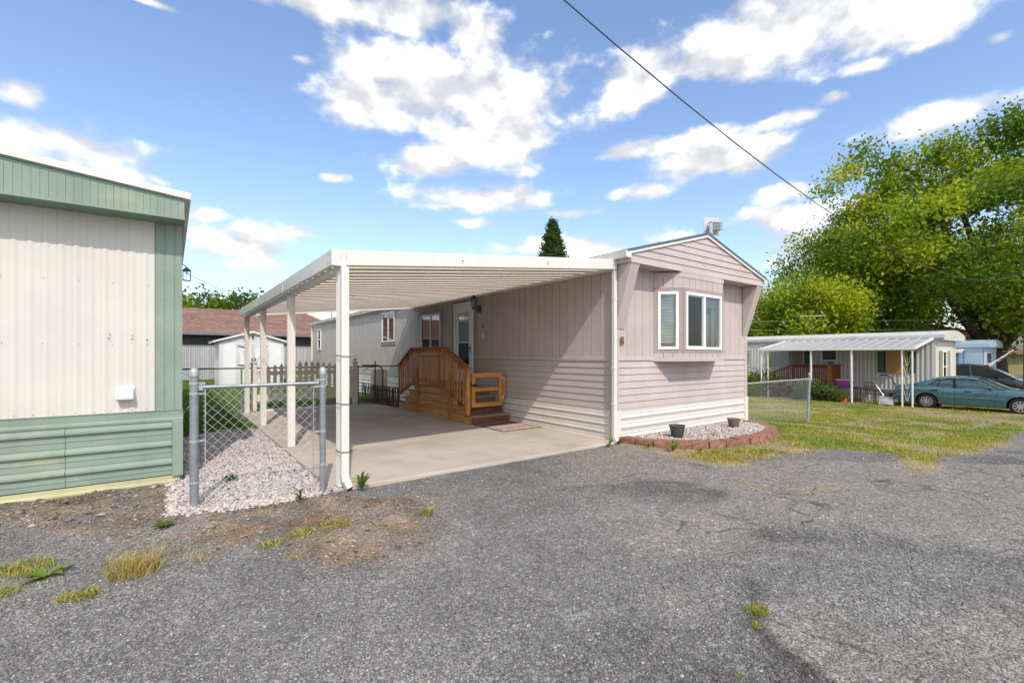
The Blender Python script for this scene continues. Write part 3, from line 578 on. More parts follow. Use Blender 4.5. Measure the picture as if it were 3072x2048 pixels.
# ------------------------------------------------------------------ main mobile home
HX0, HX1, HY0, HY1 = 5.83, 10.18, 5.04, 25.04
home = thing('mobile_home', 'pinkish beige single-wide mobile home with bay window and white skirting', 'mobile home', (8.0, 15, 0))
def lap_poly(z0, z1, t=.022): return [(0, z0), (t, z0), (t*.35, z1), (0, z1)]
def build_home():
    core = box('wall_core', MATS['joint'], home, HX0+.03, HX1-.03, HY0+.03, HY1-.03, -.12, 2.95)
    sw = MB().box(HX0+.012, HX0+.0295, HY0+.03, HY1-.03, .5, 3.0).build('side_wall', MATS['joint'], home)
    # vertical boards of the long side
    def vboard(w, z0, z1): return MB().box(0, .018, .005, w-.005, z0, z1)
    y = HY0+.10; k = 0; BW = .2035; meshes = {}
    while y < HY1-.05:
        w = min(BW, HY1-y)
        near = y < 9.3; door = 9.32 < y+BW*.5 < 10.34
        key = (near, round(w, 3)); mat = MATS['siding'] if y < 13 else MATS['siding_grey']
        if not door or True:
            z0 = 1.40 if near else .80
            if door: z0 = 2.72
            key = (z0, round(w, 3), mat.name)
            if key not in meshes:
                me = bpy.data.meshes.new('board'); b = vboard(w, z0, 2.97); me.from_pydata(b.v, [], b.f); me.materials.append(mat); meshes[key] = me
            o = inst('board', meshes[key], sw); o.location = (HX0-.006, y, 0)
        y += BW
    MB().box(HX0-.014, HX0+.02, HY0, HY0+.10, .0, 2.97).build('corner_board', MATS['siding'], home, bevel=.004)
    MB().box(HX0-.016, HX0+.02, HY0+.10, 9.3, 1.335, 1.40).build('belt_trim', MATS['siding_lap'], home, bevel=.004)
    MB().box(HX0-.016, HX0+.02, 10.36, HY1, .72, .80).build('belt_trim', MATS['siding_grey'], home, bevel=.004)
    rows = np.linspace(.53, 1.335, 8)
    for a, b in zip(rows[:-1], rows[1:]):
        MB().prism(lap_poly(a, b-.004), (HX0+.014, HY0+.10, 0), (-1, 0, 0), (0, 0, 1), (0, 9.25-HY0-.10, 0)).build('clapboard', MATS['siding_lap'], home)
    rows = np.linspace(.0, .53, 5)
    for a, b in zip(rows[:-1], rows[1:]):
        h = b-a; P = [(0, a), (.022, a), (.03, a+h*.12), (.012, a+h*.42), (.020, a+h*.55), (.012, a+h*.66), (.02, b-.012), (0, b-.004)]
        MB().prism(P, (HX0+.014, HY0+.02, 0), (-1, 0, 0), (0, 0, 1), (0, 9.25-HY0, 0)).build('skirting_panel', MATS['vinyl'], home)
        MB().prism(P, (HX0+.014, 9.25, 0), (-1, 0, 0), (0, 0, 1), (0, HY1-9.25, 0)).build('skirting_panel', MATS['vinyl'], home)
    for a, b in ((.535, .63), (.63, .72)):
        MB().prism(lap_poly(a, b), (HX0+.014, 10.36, 0), (-1, 0, 0), (0, 0, 1), (0, HY1-10.36, 0)).build('clapboard', MATS['vinyl'], home)
    # gable wall, facing -y
    gw = MB().box(HX0+.03, HX1-.03, HY0+.012, HY0+.0295, .5, 2.95).build('gable_wall', MATS['joint'], home)
    x = HX0+.10; meshes = {}
    while x < HX1-.10:
        w = min(.2075, HX1-.1-x); key = round(w, 3)
        if key not in meshes:
            me = bpy.data.meshes.new('board'); b = MB().box(.004, w-.004, -.018, 0, 1.40, 2.93); me.from_pydata(b.v, [], b.f); me.materials.append(MATS['siding']); meshes[key] = me
        o = inst('board', meshes[key], gw); o.location = (x, HY0+.012, 0); x += .2075
    for a, b in ((HX0+.0, HX0+.10), (HX1-.10, HX1)):
        MB().box(a, b, HY0-.014, HY0+.02, .53, 2.95).build('corner_board', MATS['siding'], home, bevel=.004)
    MB().box(HX0+.10, HX1-.10, HY0-.016, HY0+.02, 1.335, 1.40).build('belt_trim', MATS['siding_lap'], home, bevel=.004)
    rows = np.linspace(.53, 1.335, 8)
    for a, b in zip(rows[:-1], rows[1:]):
        MB().prism(lap_poly(a, b-.004), (HX0+.10, HY0+.014, 0), (0, -1, 0), (0, 0, 1), (HX1-HX0-.2, 0, 0)).build('clapboard', MATS['siding_lap'], home)
    rows = np.linspace(-.12, .53, 5)
    for a, b in zip(rows[:-1], rows[1:]):
        h = b-a; P = [(0, a), (.026, a), (.034, a+h*.12), (.012, a+h*.42), (.020, a+h*.55), (.012, a+h*.66), (.022, b-.012), (0, b-.004)]
        MB().prism(P, (HX0+.12, HY0+.014, 0), (0, -1, 0), (0, 0, 1), (HX1-HX0-.24, 0, 0)).build('skirting_panel', MATS['vinyl'], home)
    for a, b in ((HX0-.012, HX0+.13), (HX1-.13, HX1+.012)):
        MB().box(a, b, HY0-.03, HY0+.0, -.14, .525).build('skirting_corner', MATS['vinyl'], home, bevel=.004)
    # gable overhang
    GY = HY0-.35; xm = 8.0
    def topz(x): return 3.055+(1-abs(x-xm)/2.2)*.60
    rows = [2.90, 3.02, 3.135, 3.25, 3.365, 3.48, 3.595, 3.70]
    gb = MB().prism([(HX0, 2.91), (HX1, 2.91), (HX1, 3.03), (xm, 3.63), (HX0, 3.03)], (0, GY+.02, 0), (1, 0, 0), (0, 0, 1), (0, .32, 0)).build('gable_overhang', MATS['siding_lap'], home)
    for i, (a, b) in enumerate(zip(rows[:-1], rows[1:])):
        def span(z):
            f = (z-3.04)/.60
            return (HX0+.0, HX1-.0) if f <= 0 else (HX0+f*(xm-HX0), HX1-f*(HX1-xm))
        l0, r0 = span(a); l1, r1 = span(min(b, 3.64)); b2 = min(b, 3.64)-.004
        if l0 < HX0+.001 and l1 > HX0+.001:      # knee where the rake starts
            pl = [(l0, a), (r0, a), (HX1, 3.04), (r1, b2), (l1, b2), (HX0, 3.04)]
        else: pl = [(l0, a), (r0, a), (r1, b2), (l1, b2)]
        n = len(pl); vs = [(p[0], GY+.022, p[1]) for p in pl]; fr = [(p[0], GY+(.0 if p[1] < a+.01 else .014), p[1]) for p in pl]
        MB().add(vs+fr, [tuple(range(n-1, -1, -1))[::-1], tuple(range(n, 2*n))[::-1]]+[(k, (k+1) % n, n+(k+1) % n, n+k) for k in range(n)]).build('clapboard', MATS['siding_lap'], gb)
    # slanted wing supports
    for x0, x1 in ((HX0, HX0+.23), (HX1-.23, HX1)):
        MB().prism([(HY0-.02, 1.86), (HY0-.02, 2.90), (GY+.01, 2.90)], (x0+.006, 0, 0), (0, 1, 0), (0, 0, 1), (x1-x0-.012, 0, 0)).build('wing_support', MATS['siding'], home, bevel=.003)
    # roof
    rf = MB()
    for s in (-1, 1):
        e = xm+s*2.30
        pts = [(xm, 3.66), (e, 3.045), (e, 3.085), (xm, 3.705)]
        rf.prism(pts, (0, GY-.03, 0), (1, 0, 0), (0, 0, 1), (0, HY1-GY+.12, 0))
    rf = rf.build('roof', MATS['roof_metal'], home)
    for s in (-1, 1):
        e = xm+s*2.31; MB().prism([(xm, 3.615), (e, 3.0), (e, 3.05), (xm, 3.672)], (0, GY-.022, 0), (1, 0, 0), (0, 0, 1), (0, .02, 0)).build('rake_trim', MATS['alu_white'], rf)
    MB().prism([(0, 0), (-.10, 0), (-.125, .10), (-.115, .105), (-.09, .012), (0, .012)], (HX0-.03, GY-.02, 2.965), (1, 0, 0), (0, 0, 1), (0, HY1-GY, 0)).build('gutter', MATS['alu_white'], home)
    MB().box(HX0-.155, HX0-.03, GY-.026, GY-.016, 2.96, 3.075).build('gutter_end', MATS['alu_white'], home)
    MB().box(HX0-.05, HX0-.0, HY0-.3, HY1, 2.90, 3.06).build('eave_fascia', MATS['siding'], home)
    MB().box(HX1+.03, HX1+.16, GY-.02, HY1, 2.97, 3.06).build('gutter', MATS['alu_white'], home)
    # corner downspout
    ds = MB().box(HX0-.085, HX0-.02, HY0-.075, HY0-.015, .10, 2.97)
    ds.bar((HX0-.052, HY0-.045, .11), (HX0-.06, HY0-.11, .02), .064, .06, (1, 0, 0))
    for z in (.62, 1.2, 2.33): ds.box(HX0-.089, HX0-.016, HY0-.079, HY0-.011, z, z+.035)
    ds.build('downspout', MATS['alu_white'], home, bevel=.005)
    MB().box(HX0-.083, HX0-.04, HY0-.145, HY0-.128, .0, .055).build('downspout_mouth', MATS['black_metal'], home)
    # far-corner downspout
    MB().box(HX0-.08, HX0-.02, HY1-.08, HY1-.01, .1, 2.97).build('downspout', MATS['alu_white'], home)
    # windows of the long side: frame proud of the boards
    def side_window(y0, y1, z0, z1, left, right, trim=True, horiz=False):
        w = MB().box(HX0-.045, HX0-.004, y0-.0, y0+.045, z0, z1).box(HX0-.045, HX0-.004, y1-.045, y1, z0, z1)
        w.box(HX0-.045, HX0-.004, y0+.045, y1-.045, z0, z0+.045).box(HX0-.045, HX0-.004, y0+.045, y1-.045, z1-.045, z1)
        if horiz: w.box(HX0-.04, HX0-.006, y0+.045, y1-.045, (z0+z1)/2-.02, (z0+z1)/2+.02)
        else: w.box(HX0-.04, HX0-.006, (y0+y1)/2-.02, (y0+y1)/2+.02, z0+.045, z1-.045)
        w = w.build('window', MATS['win_white'], home, bevel=.003)
        ym = (y0+y1)/2
        if horiz:
            MB().box(HX0-.016, HX0-.0125, y0+.045, y1-.045, z0+.045, z1-.045).build('pane', MATS['glass_dark'], w)
            MB().box(HX0-.0115, HX0-.0065, y0+.03, y1-.03, z0+.03, z1-.03).build('room_dark', MATS['interior'], w)
            return
        for a, b, c in ((y0+.045, ym-.02, right), (ym+.02, y1-.045, left)):
            MB().box(HX0-.022, HX0-.018, a, b, z0+.045, z1-.045).build('pane', MATS['glass'], w)
            MB().box(HX0-.0115, HX0-.0065, a-.01, b+.01, z0+.03, z1-.03).build('curtain', MATS[c], w)
        if trim:
            t = MB()
            t.box(HX0-.03, HX0-.003, y0-.09, y0-.004, z0-.09, z1+.09).box(HX0-.03, HX0-.003, y1+.004, y1+.09, z0-.09, z1+.09)
            t.box(HX0-.03, HX0-.003, y0-.004, y1+.004, z1+.004, z1+.09).box(HX0-.03, HX0-.003, y0-.004, y1+.004, z0-.09, z0-.004)
            t.build('window_trim', MATS['house_trim'], w)
        return w
    side_window(11.04, 12.22, 1.45, 2.57, 'interior', 'purple_shade')
    side_window(14.2, 15.3, 1.87, 2.86, 'interior', 'red_cloth')
    side_window(23.35, 23.9, 1.69, 2.7, 'interior', 'interior', horiz=True)
    # door
    d = MB().box(HX0-.05, HX0-.0, 9.36, 9.43, .76, 2.72).box(HX0-.05, HX0-.0, 10.23, 10.30, .76, 2.72).box(HX0-.05, HX0-.0, 9.43, 10.23, 2.65, 2.72)
    d.box(HX0-.035, HX0-.0, 9.435, 9.57, .77, 2.645).box(HX0-.035, HX0-.0, 10.09, 10.225, .77, 2.645).box(HX0-.035, HX0-.0, 9.57, 10.09, .77, 1.08).box(HX0-.035, HX0-.0, 9.57, 10.09, 2.47, 2.645).box(HX0-.035, HX0-.0, 9.57, 10.09, 1.73, 1.76)
    d = d.build('door', MATS['win_white'], home, bevel=.004)
    MB().box(HX0-.016, HX0-.012, 9.57, 10.09, 1.08, 1.73).build('screen', MATS['glass_screen'], d)
    MB().box(HX0-.016, HX0-.012, 9.57, 10.09, 1.76, 2.47).build('pane', MATS['glass'], d)
    MB().box(HX0-.0075, HX0+.002, 9.55, 10.11, 1.06, 2.49).build('inner_door', M('inner_door', (.42, .45, .42), .6), d)
    g = MB()
    for i in range(3):
        for j in range(2): g.box(HX0-.0115, HX0-.009, 9.60+i*.075, 9.66+i*.075, 2.29+j*.085, 2.36+j*.085)
    g.build('lite', MATS['interior'], d)
    MB().tube([(HX0-.035, 9.50, 1.60), (HX0-.075, 9.50, 1.60), (HX0-.075, 9.56, 1.585)], .014, 6).box(HX0-.042, HX0-.035, 9.485, 9.515, 1.5, 1.66).build('handle', MATS['black_metal'], d)
    t = MB().box(HX0-.03, HX0-.002, 9.26, 9.355, .76, 2.84).box(HX0-.03, HX0-.002, 10.305, 10.36, .76, 2.84).box(HX0-.03, HX0-.002, 9.355, 10.305, 2.725, 2.84)
    t.build('door_trim', MATS['house_trim'], home)
    # wall lantern by the door
    c = (HX0-.17, 9.12)
    la = MB().box(HX0-.04, HX0-.008, 9.06, 9.17, 2.42, 2.60).tube([(HX0-.03, 9.12, 2.5), (HX0-.11, 9.12, 2.47), (c[0], c[1], 2.53)], .011, 6)
    la.lathe([(.0, .36), (.012, .33), (.02, .31), (.075, .27), (.08, .255), (.0, .255)], (*c, 2.5), 8).lathe([(.0, .0), (.04, .0), (.045, .03), (.0, .03)], (*c, 2.5), 8)
    for k in range(6):
        a = k*math.pi/3; la.bar((c[0]+.042*math.cos(a), c[1]+.042*math.sin(a), 2.53), (c[0]+.07*math.cos(a), c[1]+.07*math.sin(a), 2.757), .01, .01)
    la = la.build('wall_lantern', MATS['lamp_bronze'], home)
    MB().lathe([(.036, .03), (.062, .255)], (*c, 2.5), 6).build('lantern_glass', MATS['lamp_glass'], la)
    # house numbers
    def number(loc, size, rot, mat):
        cu = bpy.data.curves.new('number', 'FONT'); cu.body = '8'; cu.size = size; cu.extrude = .006; cu.align_x = 'CENTER'; cu.offset = .0
        o = bpy.data.objects.new('tmp', cu); COL.objects.link(o); dg = bpy.context.evaluated_depsgraph_get(); me = bpy.data.meshes.new_from_object(o.evaluated_get(dg)); bpy.data.objects.remove(o)
        me.materials.clear(); me.materials.append(mat); n = inst('house_number', me, home); n.location = loc; n.rotation_euler = rot
    number((HX0+.155, HY0-.034, 1.60), .20, (math.pi/2, 0, 0), MATS['brass'])
    number((HX0-.02, 8.98, 2.06), .17, (math.pi/2, 0, -math.pi/2), MATS['house_trim'])
    MB().box(HX0-.03, HX0-.006, 8.96, 9.0, 1.83, 1.93).build('doorbell', MATS['win_white'], home, bevel=.004)
    # bay window
    xa, xb, xc, xd, yf = 6.86, 7.22, 8.54, 8.90, HY0-.35
    def bay(z0, z1, o=0): return [(xa-o, HY0+.01), (xb-o*.4, yf-o), (xc+o*.4, yf-o), (xd+o, HY0+.01)]
    by = MB()
    def ring(p, z0, z1): by.prism(p, (0, 0, 0), (1, 0, 0), (0, 1, 0), (0, 0, 1)) if False else by.add([(a, b, z0) for a, b in p]+[(a, b, z1) for a, b in p], [(0, 1, 2, 3)[::-1], (4, 5, 6, 7)]+[(k, (k+1) % 4, 4+(k+1) % 4, 4+k) for k in range(4)])
    ring(bay(0, 0), 1.345, 1.50); by = by.build('bay_window', MATS['siding'], home)
    def strip(z0, z1, o, mat, nm):
        b2 = MB(); p = bay(0, 0, o); b2.add([(a, b, z0) for a, b in p]+[(a, b, z1) for a, b in p], [(0, 1, 2, 3)[::-1], (4, 5, 6, 7)]+[(k, (k+1) % 4, 4+(k+1) % 4, 4+k) for k in range(4)]); return b2.build(nm, mat, by)
    strip(2.585, 2.895, .0, MATS['siding'], 'bay_upper'); strip(1.32, 1.385, .018, MATS['siding_lap'], 'bay_base'); strip(2.80, 2.88, .018, MATS['siding_lap'], 'bay_head')
    for (p, q, nb) in (((xa, HY0), (xb, yf), 3), ((xb, yf), (xc, yf), 7)):   # small vertical boards above and below the panes
        P0, P1 = Vector((*p, 0)), Vector((*q, 0)); dv = (P1-P0); n_ = Vector((dv.y, -dv.x, 0)).normalized()
        for i in range(nb):
            a, b = P0+dv*((i+.03)/nb), P0+dv*((i+.97)/nb)
            for z0, z1 in ((1.385, 1.47), (2.62, 2.80)):
                MB().bar((a+n_*.004)+Vector((0, 0, (z0+z1)/2)), (b+n_*.004)+Vector((0, 0, (z0+z1)/2)), .012, z1-z0).build('board', MATS['siding'], by)
    def panel(p, q, kind):
        P0, P1 = Vector((*p, 0)), Vector((*q, 0)); dv = P1-P0; Lh = dv.length; e = dv.normalized(); n_ = Vector((e.y, -e.x, 0))
        def pr(bm, s0, s1, z0, z1, d0, d1):
            vs = []
            for z in (z0, z1):
                for s, d in ((s0, d0), (s1, d0), (s1, d1), (s0, d1)): c = P0+e*s+n_*d; vs.append((c.x, c.y, z))
            return bm.add(vs, [(0,3,2,1),(4,5,6,7),(0,1,5,4),(1,2,6,5),(2,3,7,6),(3,0,4,7)])
        tr = MB(); m_ = .085
        pr(tr, .0, m_, 1.47, 2.62, -.03, .014); pr(tr, Lh-m_, Lh, 1.47, 2.62, -.03, .014); pr(tr, m_, Lh-m_, 1.47, 1.54, -.03, .014); pr(tr, m_, Lh-m_, 2.54, 2.62, -.03, .014)
        tr.build('window_trim', MATS['house_trim'], by)
        s0, s1, z0, z1 = m_-.012, Lh-m_+.012, 1.53, 2.55; fw = .05; f = MB()
        pr(f, s0, s0+fw, z0, z1, -.02, .03); pr(f, s1-fw, s1, z0, z1, -.02, .03); pr(f, s0+fw, s1-fw, z0, z0+fw, -.02, .03); pr(f, s0+fw, s1-fw, z1-fw, z1, -.02, .03)
        sm = (s0+s1)/2
        if kind == 'front': pr(f, sm-.03, sm+.03, z0+fw, z1-fw, -.02, .028)
        f = f.build('window', MATS['win_white'], by, bevel=.003)
        g0, g1 = z0+fw, z1-fw
        if kind == 'front':
            pr(MB(), s0+fw, sm-.03, g0, g1, -.004, .0).build('screen', MATS['glass_screen'], f)
            sf = MB(); pr(sf, sm-.07, sm-.03, g0, g1, -.001, .012); pr(sf, s0+fw, sm-.07, g0, g0+.02, -.001, .012); pr(sf, s0+fw, sm-.07, g1-.02, g1, -.001, .012); sf.build('screen_frame', MATS['plastic_grey'], f)
            pr(MB(), sm+.03, s1-fw, g0, g1, -.006, -.002).build('pane', MATS['glass'], f)
            pr(MB(), sm+.03, s1-fw, g0, g0+.62, -.13, -.12).build('curtain', MATS['curtain'], f)
            pr(MB(), s1-fw-.14, s1-fw-.02, g0, g1, -.09, -.08).build('curtain', MATS['green_shade'], f)
            bl = MB()
            for i in range(9): pr(bl, s0+fw, s1-fw, g1-.03-i*.018, g1-.028-i*.018, -.07, -.045)
            bl.build('blind', MATS['blind'], f)
        else:
            pr(MB(), s0+fw, s1-fw, g0, g1, -.006, -.002).build('pane', MATS['glass'], f)
            bl = MB(); z = g1-.02
            while z > g0+.09: pr(bl, s0+fw+.005, s1-fw-.03, z-.010, z+.004, -.047, -.030); z -= .026
            pr(bl, s0+fw+.005, s1-fw-.03, g0+.07, g0+.09, -.05, -.028); bl.build('blind', MATS['blind'], f)
    panel((xa, HY0), (xb, yf), 'side'); panel((xb, yf), (xc, yf), 'front'); panel((xc, yf), (xd, HY0), 'side')
    MB().add([(xa+.12, HY0-.02, 1.5), (xb+.16, yf+.16, 1.5), (xc-.16, yf+.16, 1.5), (xd-.12, HY0-.02, 1.5), (xa+.12, HY0-.02, 2.6), (xb+.16, yf+.16, 2.6), (xc-.16, yf+.16, 2.6), (xd-.12, HY0-.02, 2.6)],
             [(0, 1, 5, 4), (1, 2, 6, 5), (2, 3, 7, 6)]).build('room_dark', MATS['interior'], by)
    # satellite dish far on the roof
    sdh = MB().tube([(5.95, 22, 3.06), (5.95, 22, 3.42), (5.92, 21.95, 3.5)], .018, 6).lathe([(0, .02), (.1, .03), (.19, .07), (.2, .07), (.1, .02), (0, .0)], (5.9, 21.9, 3.42), 14).bar((5.9, 21.9, 3.44), (5.82, 21.8, 3.62), .02, .02)
    sdh.build('satellite_dish', MATS['pot_dark'], home)
build_home()
AX, AY = 8.56, 4.92
an = thing('panel_antenna', 'translucent white square panel antenna on the home roof ridge', 'antenna', (AX, AY, 3.55))
MB().tube([(AX-.06, AY+.02, 3.50), (AX-.06, AY+.02, 3.72), (AX-.02, AY-.06, 3.88), (AX-.02, AY-.08, 3.98)], .02, 8).build('mast', MATS['galv_light'], an, smooth=True)
MB().bar((AX-.13, AY+.10, 3.975), (AX+.19, AY-.08, 3.975), .012, .35).build('panel', M('antenna_panel', (.52, .55, .60), .4), an, bevel=.004)
MB().bar((AX-.16, AY-.04, 3.90), (AX-.10, AY-.07, 3.90), .02, .2).build('side_bracket', MATS['plastic_grey'], an)
b = MB().bar((AX-.09, AY-.02, 3.95), (AX+.08, AY-.115, 3.95), .05, .17)
for i in range(6): b.bar((AX-.12, AY-.045, 3.88+i*.028), (AX+.10, AY-.165, 3.88+i*.028), .03, .009)
b.build('radio_unit', MATS['plastic_grey'], an)
MB().tube([(AX-.12, AY-.06, 4.03), (AX-.2, AY-.03, 3.98), (AX-.21, AY, 3.86), (AX-.12, AY+.02, 3.66)], .004, 5).build('cable', MATS['cable'], an)

# ------------------------------------------------------------------ slab, carport
slab = MB(); joints = [4.96, 7.05, 9.15, 11.2, 12.95]
sl = bpy.data.objects.new('concrete_slab', None); COL.objects.link(sl); tag(sl, 'tan concrete carport slab with cast joints', 'slab', kind='structure')
for a, b in zip(joints[:-1], joints[1:]): MB().box(1.36, 5.84, a+.006, b-.006, -.08, .03).build('slab_panel', MATS['concrete'], sl, bevel=.012)
MB().box(1.365, 5.835, 4.97, 12.94, -.085, .018).build('slab_joint', MATS['soil'], sl)
cp = thing('carport', 'white aluminium carport with four fluted posts beside the home', 'carport', (3.6, 9, .03))
CX0, CX1, CY0, CY1 = 1.38, 5.79, 4.95, 12.85
def cz(x): return 2.53+(x-CX0)/(CX1-CX0)*.45           # top of the fascia
def build_carport():
    u = Vector((CX1-CX0, 0, .45)); ul = u.length; ud = u/ul; up = Vector((-ud.z, 0, ud.x))
    # roof pans, each a ribbed sheet running from the home to the outer beam
    prof = [(0, -.016), (.010, -.016), (.012, 0), (.146, 0), (.148, -.012), (.156, -.012), (.158, 0), (.296, 0)]
    prof = prof+[(a, b+.004) for a, b in reversed(prof)]
    me = None; y = CY0+.05; k = 0
    while y < CY1-.2:
        if me is None:
            b = MB().prism(prof, (CX0+.03, 0, cz(CX0+.03)-.125), (0, 1, 0), up, ud*(ul-.06)); o = b.build('roof_pan', MATS['alu_soffit'], cp); me = o.data; o.location = (0, y, 0)
        else: o = inst('roof_pan', me, cp); o.location = (0, y, 0)
        y += .297
    # front and rear fascia: a slanted box section
    for y0, nm in ((CY0, 'front_fascia'), (CY1-.05, 'rear_fascia')):
        MB().prism([(CX0, cz(CX0)-.16), (CX1, cz(CX1)-.16), (CX1, cz(CX1)), (CX0, cz(CX0))], (0, y0, 0), (1, 0, 0), (0, 0, 1), (0, .05, 0)).build(nm, MATS['alu_white'], cp, bevel=.004)
    MB().prism([(CX0+.05, cz(CX0)-.20), (CX0+.13, cz(CX0)-.20), (CX0+.13, cz(CX0)-.135), (CX0+.05, cz(CX0)-.135)], (0, CY0+.03, 0), (1, 0, 0), (0, 0, 1), (0, CY1-CY0-.06, 0)).build('carrying_beam', MATS['alu_white'], cp)
    MB().box(CX0-.045, CX0-.002, CY0-.03, CY1+.02, cz(CX0)-.165, cz(CX0)+.006).build('side_gutter', MATS['alu_white'], cp, bevel=.006)
    MB().box(CX0-.05, CX0+.10, CY0-.034, CY0-.003, cz(CX0)-.17, cz(CX0)+.008).build('corner_cap', MATS['alu_white'], cp, bevel=.004)
    MB().bar((CX1-.0, CY0+.05, cz(CX1)-.15), (CX1-.0, CY1, cz(CX1)-.15), .03, .05).build('ledger', MATS['alu_white'], cp)
    for y in (7.55, 10.2): MB().box(CX0-.049, CX0-.044, y, y+.05, cz(CX0)-.168, cz(CX0)+.009).build('gutter_joint', MATS['alu_white'], cp)
    sc = MB()
    for y in (5.0, 5.06, 7.5, 7.58, 7.64, 10.2, 10.28, 12.6):
        for dz in (.03, .13): sc.box(CX0-.052, CX0-.044, y, y+.009, cz(CX0)-dz-.009, cz(CX0)-dz)
    for x in (1.42, 1.47, 2.9, 4.3, 5.7): sc.box(x, x+.009, CY0-.037, CY0-.0, cz(x)-.09, cz(x)-.08)
    sc.build('screws', MATS['galv'], cp)
    # fluted posts
    def post(y, w=.10):
        P = []
        for sx, sy, dx, dy in ((0, 0, 1, 0), (1, 0, 0, 1), (1, 1, -1, 0), (0, 1, 0, -1)):
            nx, ny = -dy, dx
            for t in (0, .10, .14, .24, .28, .45, .55, .72, .76, .86, .90):
                dd = .006 if t in (.14, .24, .45, .55, .76, .86) else 0
                P.append(((sx+dx*t)*w+nx*dd, (sy+dy*t)*w+ny*dd))
        return MB().prism(P, (CX0+.04, y, .03), (1, 0, 0), (0, 1, 0), (0, 0, cz(CX0)-.165-.03)).build('post', MATS['alu_white'], cp)
    for y in (CY0+.03, 7.6, 10.25, CY1-.16):
        p = post(y)
        MB().box(CX0+.03, CX0+.15, y-.01, y+.11, .03, .042).build('base_plate', MATS['galv_light'], p)
    # downspout on the first post, its kicked-out mouth and three black ties
    y = CY0-.005
    d = MB().box(CX0+.045, CX0+.125, y-.045, y+.028, .16, 2.36)
    d.bar((CX0+.085, y-.01, .19), (CX0+.092, y-.02, .10), .08, .07, (0, 1, 0)).bar((CX0+.09, y-.014, .12), (CX0+.12, y-.07, .03), .08, .065, (1, 0, 0))
    d = d.build('downspout', MATS['alu_white'], cp, bevel=.006)
    MB().bar((CX0+.122, y-.078, .032), (CX0+.125, y-.082, .027), .066, .05, (1, 0, 0)).build('downspout_mouth', MATS['soil'], d)
    for z in (.42, .92, 1.42):
        t = MB(); c = (CX0+.087, y+.035)
        t.tube([(c[0]-.06, c[1]-.09, z), (c[0]+.06, c[1]-.09, z-.006), (c[0]+.062, c[1]+.07, z), (c[0]-.06, c[1]+.07, z), (c[0]-.062, c[1]-.09, z+.004)], .0035, 5)
        t.tube([(c[0]-.06, c[1]-.092, z), (c[0]-.11, c[1]-.11, z+.02)], .0025, 4).tube([(c[0]+.06, c[1]-.092, z), (c[0]+.12, c[1]-.09, z+.012)], .0025, 4)
        t.build('cable_tie', MATS['zip'], cp)
build_carport()

